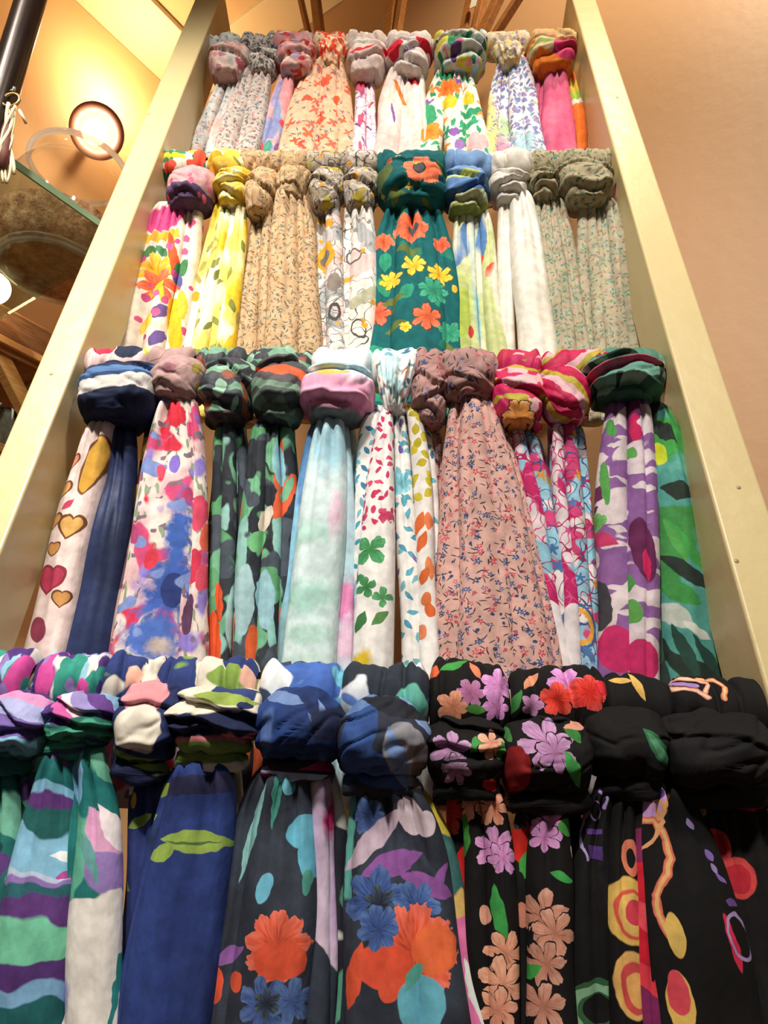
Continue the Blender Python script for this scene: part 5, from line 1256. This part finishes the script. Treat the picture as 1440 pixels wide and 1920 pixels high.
wl = bpy.data.lights.new('added_wall_glow', 'POINT')  # extra unseen light added for the glow on the wall
wl.energy = 6.5
wl.color = (1.0, .72, .38)
wl.shadow_soft_size = .02
wo = bpy.data.objects.new('added_wall_glow', wl)
COL.objects.link(wo)
wo.location = hitA(200, 188, 0) + nA * .13
wallp = hitA(182, 246, .0)
link('lamp_arm', tube_mesh('lamp_arm', [wallp, LP - axis * .028], .010, 12), steel, lamp)

# ---- dark round post of the shelf fixture
PB = at_range(44, 45, 0.98)
pole_m = paint_mat('dark_bronze_metal', '#2a221e', '#352b25', .28, 20, .0001)
pole_m.node_tree.nodes['Principled BSDF'].inputs['Metallic'].default_value = .55
pr = 27 * (PB - CAM).dot(cfwd) / FPX
post = empty('metal_post', (PB.x, PB.y, 0))
tag(post, 'dark bronze round metal post in the upper left corner', 'post')
link('pole', tube_mesh('pole', [(PB.x, PB.y, z) for z in (0.004, .5, 1, 1.5, 2, 2.5, HCEIL)], pr, 28), pole_m, post)
link('base_collar', lathe_mesh('base_collar', [(pr * 2.2, 0), (pr * 2.2, .01), (pr * 1.3, .016), (pr * 1.05, .03)], (PB.x, PB.y, 0), seg=28), pole_m, post)
hk = at_range(24, 176, .955)
link('hook', tube_mesh('hook', [Vector((PB.x, PB.y, hk.z + .01)), hk + UP * .008, hk + UP * .0, hk + Vector((.004, -.006, .006))], .002, 8), steel, post)

# ---- corded necklace hanging from the post
neck = empty('corded_necklace', hk)
tag(neck, 'cream corded necklace with tassels hanging from the dark post', 'necklace')
goldm = paint_mat('gold_ring_metal', '#b88a50', '#caa066', .3, 20)
goldm.node_tree.nodes['Principled BSDF'].inputs['Metallic'].default_value = .7
cordm = paint_mat('cream_cotton_cord', '#e6d2a4', '#f2e4c0', .8, 60)
darkm = paint_mat('maroon_leather_tassel', '#5a2a22', '#6e3a2e', .7, 60)
rc = hk - UP * .012
link('ring', tube_mesh('ring', [rc + Vector((math.cos(a) * .012, 0, math.sin(a) * .012)) for a in [i * 2 * math.pi / 20 for i in range(21)]], .0022, 8, cap=False), goldm, neck)
rs = random.Random(3)
for i in range(9):
    ex = at_range(rs.uniform(-14, 26), rs.uniform(300, 350), .955)
    st_ = rc - UP * .012 + Vector((rs.uniform(-.006, .006), rs.uniform(-.004, .004), 0))
    pts = [st_.lerp(ex, t) + Vector((math.sin(t * 5 + i) * .004, math.cos(t * 4 + i) * .003, 0)) for t in [j / 12 for j in range(13)]]
    link('cord', tube_mesh('cord', pts, .0016 if i % 3 else .0024, 7), cordm, neck)
ts = at_range(18, 215, .958)
te = at_range(4, 318, .958)
link('tassel', tube_mesh('tassel', [ts, ts.lerp(te, .3), ts.lerp(te, .7), te], [.003, .008, .008, .006], 12), darkm, neck)
a_, b_ = at_range(36, 206, .95), at_range(49, 231, .95)
link('toggle', tube_mesh('toggle', [a_, b_], .0022, 8), cordm, neck)

# ---- wooden shelf unit below the glass
woodm = wood_mat('honey_pine_boards', '#8f5f38', '#a8744a', '#bd8a5a', (3, 3, 22))
woodl = wood_mat('light_pine_and_lit_edge', '#c08a52', '#d09a60', '#dcae74', (3, 3, 22))  # light wood; on the edge strip it stands for caught light
recess_shade = wood_mat('recess_shade_brown', '#2a1a12', '#352218', '#402a1c', (3, 3, 18))  # very dark brown stands in for the shade in the recess
ws = empty('wooden_shelf_unit', hitA(40, 640, .30))
ws.location.z = 0
tag(ws, 'honey pine shelf unit with diagonal bracket below the jar', 'shelf')
DW = .30
def zA(px, py, d=DW):
    return hitA(px, py, d).z
l0 = hitA(-120, 600, DW)
l1 = hitA(150, 640, DW)
def board(name, z0, z1, d0, d1, mat, e0=l0, e1=l1, bev=.002):
    p0, p1 = Vector((e0.x, e0.y, 0)), Vector((e1.x, e1.y, 0))
    sh0, sh1 = nA * (d0 - DW), nA * (d1 - DW)
    c = [p0 + sh0, p1 + sh0, p1 + sh1, p0 + sh1]
    return hexa(name, [p + UP * z0 for p in c] + [p + UP * z1 for p in c], mat, ws, bev)
zb0, zb1, zb2 = zA(40, 662), zA(40, 591), min(zA(40, 520), zs - .03)
board('board', zb0 + .012, zb1 - .0015, DW - .02, DW, woodm)
board('board', zb1 + .0015, zb2, DW - .02, DW, woodm)
board('lit_edge_strip', zb0 - .004, zb0 + .012, DW - .03, DW + .010, woodl)  # lighter strip paints the light caught by the lower edge
board('shelf_board', zb0 - .004, zb0 + .014, .015, DW - .03, woodm)
board('shade_panel', 0.0, zb2, .004, .014, recess_shade)  # added sheet with the recess shade put into its colour
br0, br1 = hitA(-2, 622, DW - .02), hitA(52, 775, DW - .02)
br0.z = min(br0.z, zb0 - .006)
slab('bracket', br0, br1, nA, .030, .028, woodl, ws, .002)
sp = hitA(-90, 700, DW - .02)
slab('upright', (sp.x, sp.y, 0), (sp.x, sp.y, zb0 - .005), nA, .035, .03, woodl, ws, .002)
board('shelf_board', zA(10, 850), zA(10, 850) + .018, .015, DW, woodm)

# ---- small globe lamp on the front of the unit
GL = hitA(-12, 540, DW + .055)
gr = 30 * (GL - CAM).dot(cfwd) / FPX
glamp = empty('globe_lamp', hitA(-12, 540, DW))
tag(glamp, 'small glowing cream globe lamp below the jar at the left edge', 'lamp')
gk_ = NT('cream_globe_glow', .4)
gk_.color('#fff0d0')
gk_.bsdf.inputs['Emission Color'].default_value = (1.0, .80, .52, 1)
gk_.bsdf.inputs['Emission Strength'].default_value = 14.0
link('globe', lathe_mesh('globe', [(gr * math.sin(a), -gr * math.cos(a)) for a in [i * math.pi / 18 for i in range(19)]], GL, seg=32), gk_.m, glamp)
link('stem', tube_mesh('stem', [GL - nA * .054, GL - nA * gr * .9], .007, 12), steel, glamp)
link('wall_plate', lathe_mesh('wall_plate', [(0, .006), (.016, .006), (.018, .0)], GL - nA * .055, nA, 20), steel, glamp)

# ---- fringed throws on that unit
fm1 = paint_mat('pale_grey_wool_fringe', '#b8b0a6', '#d2cbc0', .9, 80)
fm2 = paint_mat('charcoal_wool_knit', '#4a443e', '#6a625a', .9, 80)
def throw(label, px, py, w, h, m, dist, n, seed):
    rs = random.Random(seed)
    c = hitA(px, py, dist)
    s_ = (c - CAM).dot(cfwd) / FPX
    floor_z = zA(10, 850) + .018
    root = empty('fringed_throw', (c.x, c.y, floor_z))
    tag(root, label, 'throw', 'fringed throws on the wooden unit')
    W_, H_ = w * s_, h * s_
    # rolled body of the throw standing on the board
    V, F = [], []
    nr, ns = 16, 28
    for i in range(nr + 1):
        t = i / nr
        z = floor_z + (c.z - floor_z) * t
        for q_ in range(ns):
            a = 6.2832 * q_ / ns
            r = W_ * .55 * (1 - .25 * max(0, t - .8) / .2) * (1 + .12 * math.sin(5 * a + t * 4) + .1 * mnoise.noise(Vector((math.cos(a) * 2, math.sin(a) * 2, t * 5 + seed))))
            V.append((c.x + math.cos(a) * r, c.y + math.sin(a) * r, z))
    for i in range(nr):
        for q_ in range(ns):
            q2 = (q_ + 1) % ns
            F.append((i * ns + q_, i * ns + q2, (i + 1) * ns + q2, (i + 1) * ns + q_))
    F.append(tuple(nr * ns + q_ for q_ in range(ns)))
    link('rolled_cloth', mesh_from('rolled_cloth', V, F), fm2 if m is fm2 else fm1, root)
    for i in range(n):
        a = rs.uniform(0, 6.28)
        p = Vector((c.x + math.cos(a) * W_ * .5, c.y + math.sin(a) * W_ * .5, c.z + rs.uniform(-.004, .004)))
        dr = Vector((math.cos(a), math.sin(a), rs.uniform(-.1, .5)))
        pts = [p + dr * (H_ * .35 * t) - UP * (H_ * .55 * t * t) for t in [j / 5 for j in range(6)]]
        link('fringe_strand', tube_mesh('fringe_strand', pts, [.0028, .003, .003, .0028, .0024, .0016], 6), fm1, root)
    return root
throw('pale grey fringed throw beside the diagonal bracket', 78, 690, 36, 44, fm1, .20, 16, 2)
throw('charcoal knitted throw with grey fringe, lowest at the left rail', 12, 775, 70, 60, fm2, .21, 22, 5)

# ---- wooden slats of the hanging frame over the top rung
slat_m = wood_mat('brown_stained_slats', '#8a5526', '#a0662e', '#b3783c', (4, 4, 20))
fd = .16
def hitB(px, py, d):
    return hit_plane(px, py, CORNER + nB * d, nB)
fr = empty('hanging_wooden_frame', hitB(760, 75, fd))
tag(fr, 'brown wooden slatted frame hanging on the wall above the top rung', 'frame')
def slat(a0, b0, w):
    a, b = hitB(a0[0], a0[1], fd), hitB(b0[0], b0[1], fd)
    a2 = a + (a - b) * .8
    b2 = b + (b - a) * 2.2
    wd = w * (a - CAM).dot(cfwd) / FPX
    return slab('slat', a2, b2, nB, wd, .018, slat_m, fr, .002)
for a0, b0, w in (((576, 52), (564, 0), 9), ((598, 52), (592, 0), 18), ((730, 52), (735, 0), 20), ((747, 50), (755, 0), 12), ((873, 55), (884, 0), 18), ((893, 55), (906, 0), 10), ((907, 56), (933, 0), 18), ((932, 60), (970, 0), 11)):
    slat(a0, b0, w)
ca, cb_ = hitB(520, -34, fd - .02), hitB(1060, -34, fd - .02)
slab('crossbar', ca, cb_, UP, .02, .03, slat_m, fr, .002)
pa_ = hitB(886, 14, fd + .02)
pg = paint_mat('white_paper', '#e8e0cc', '#f0ead8', .8, 20)
slab('paper_tag', pa_, pa_ + UP * .028 + dB * .006, nB, .014, .0012, pg, fr)
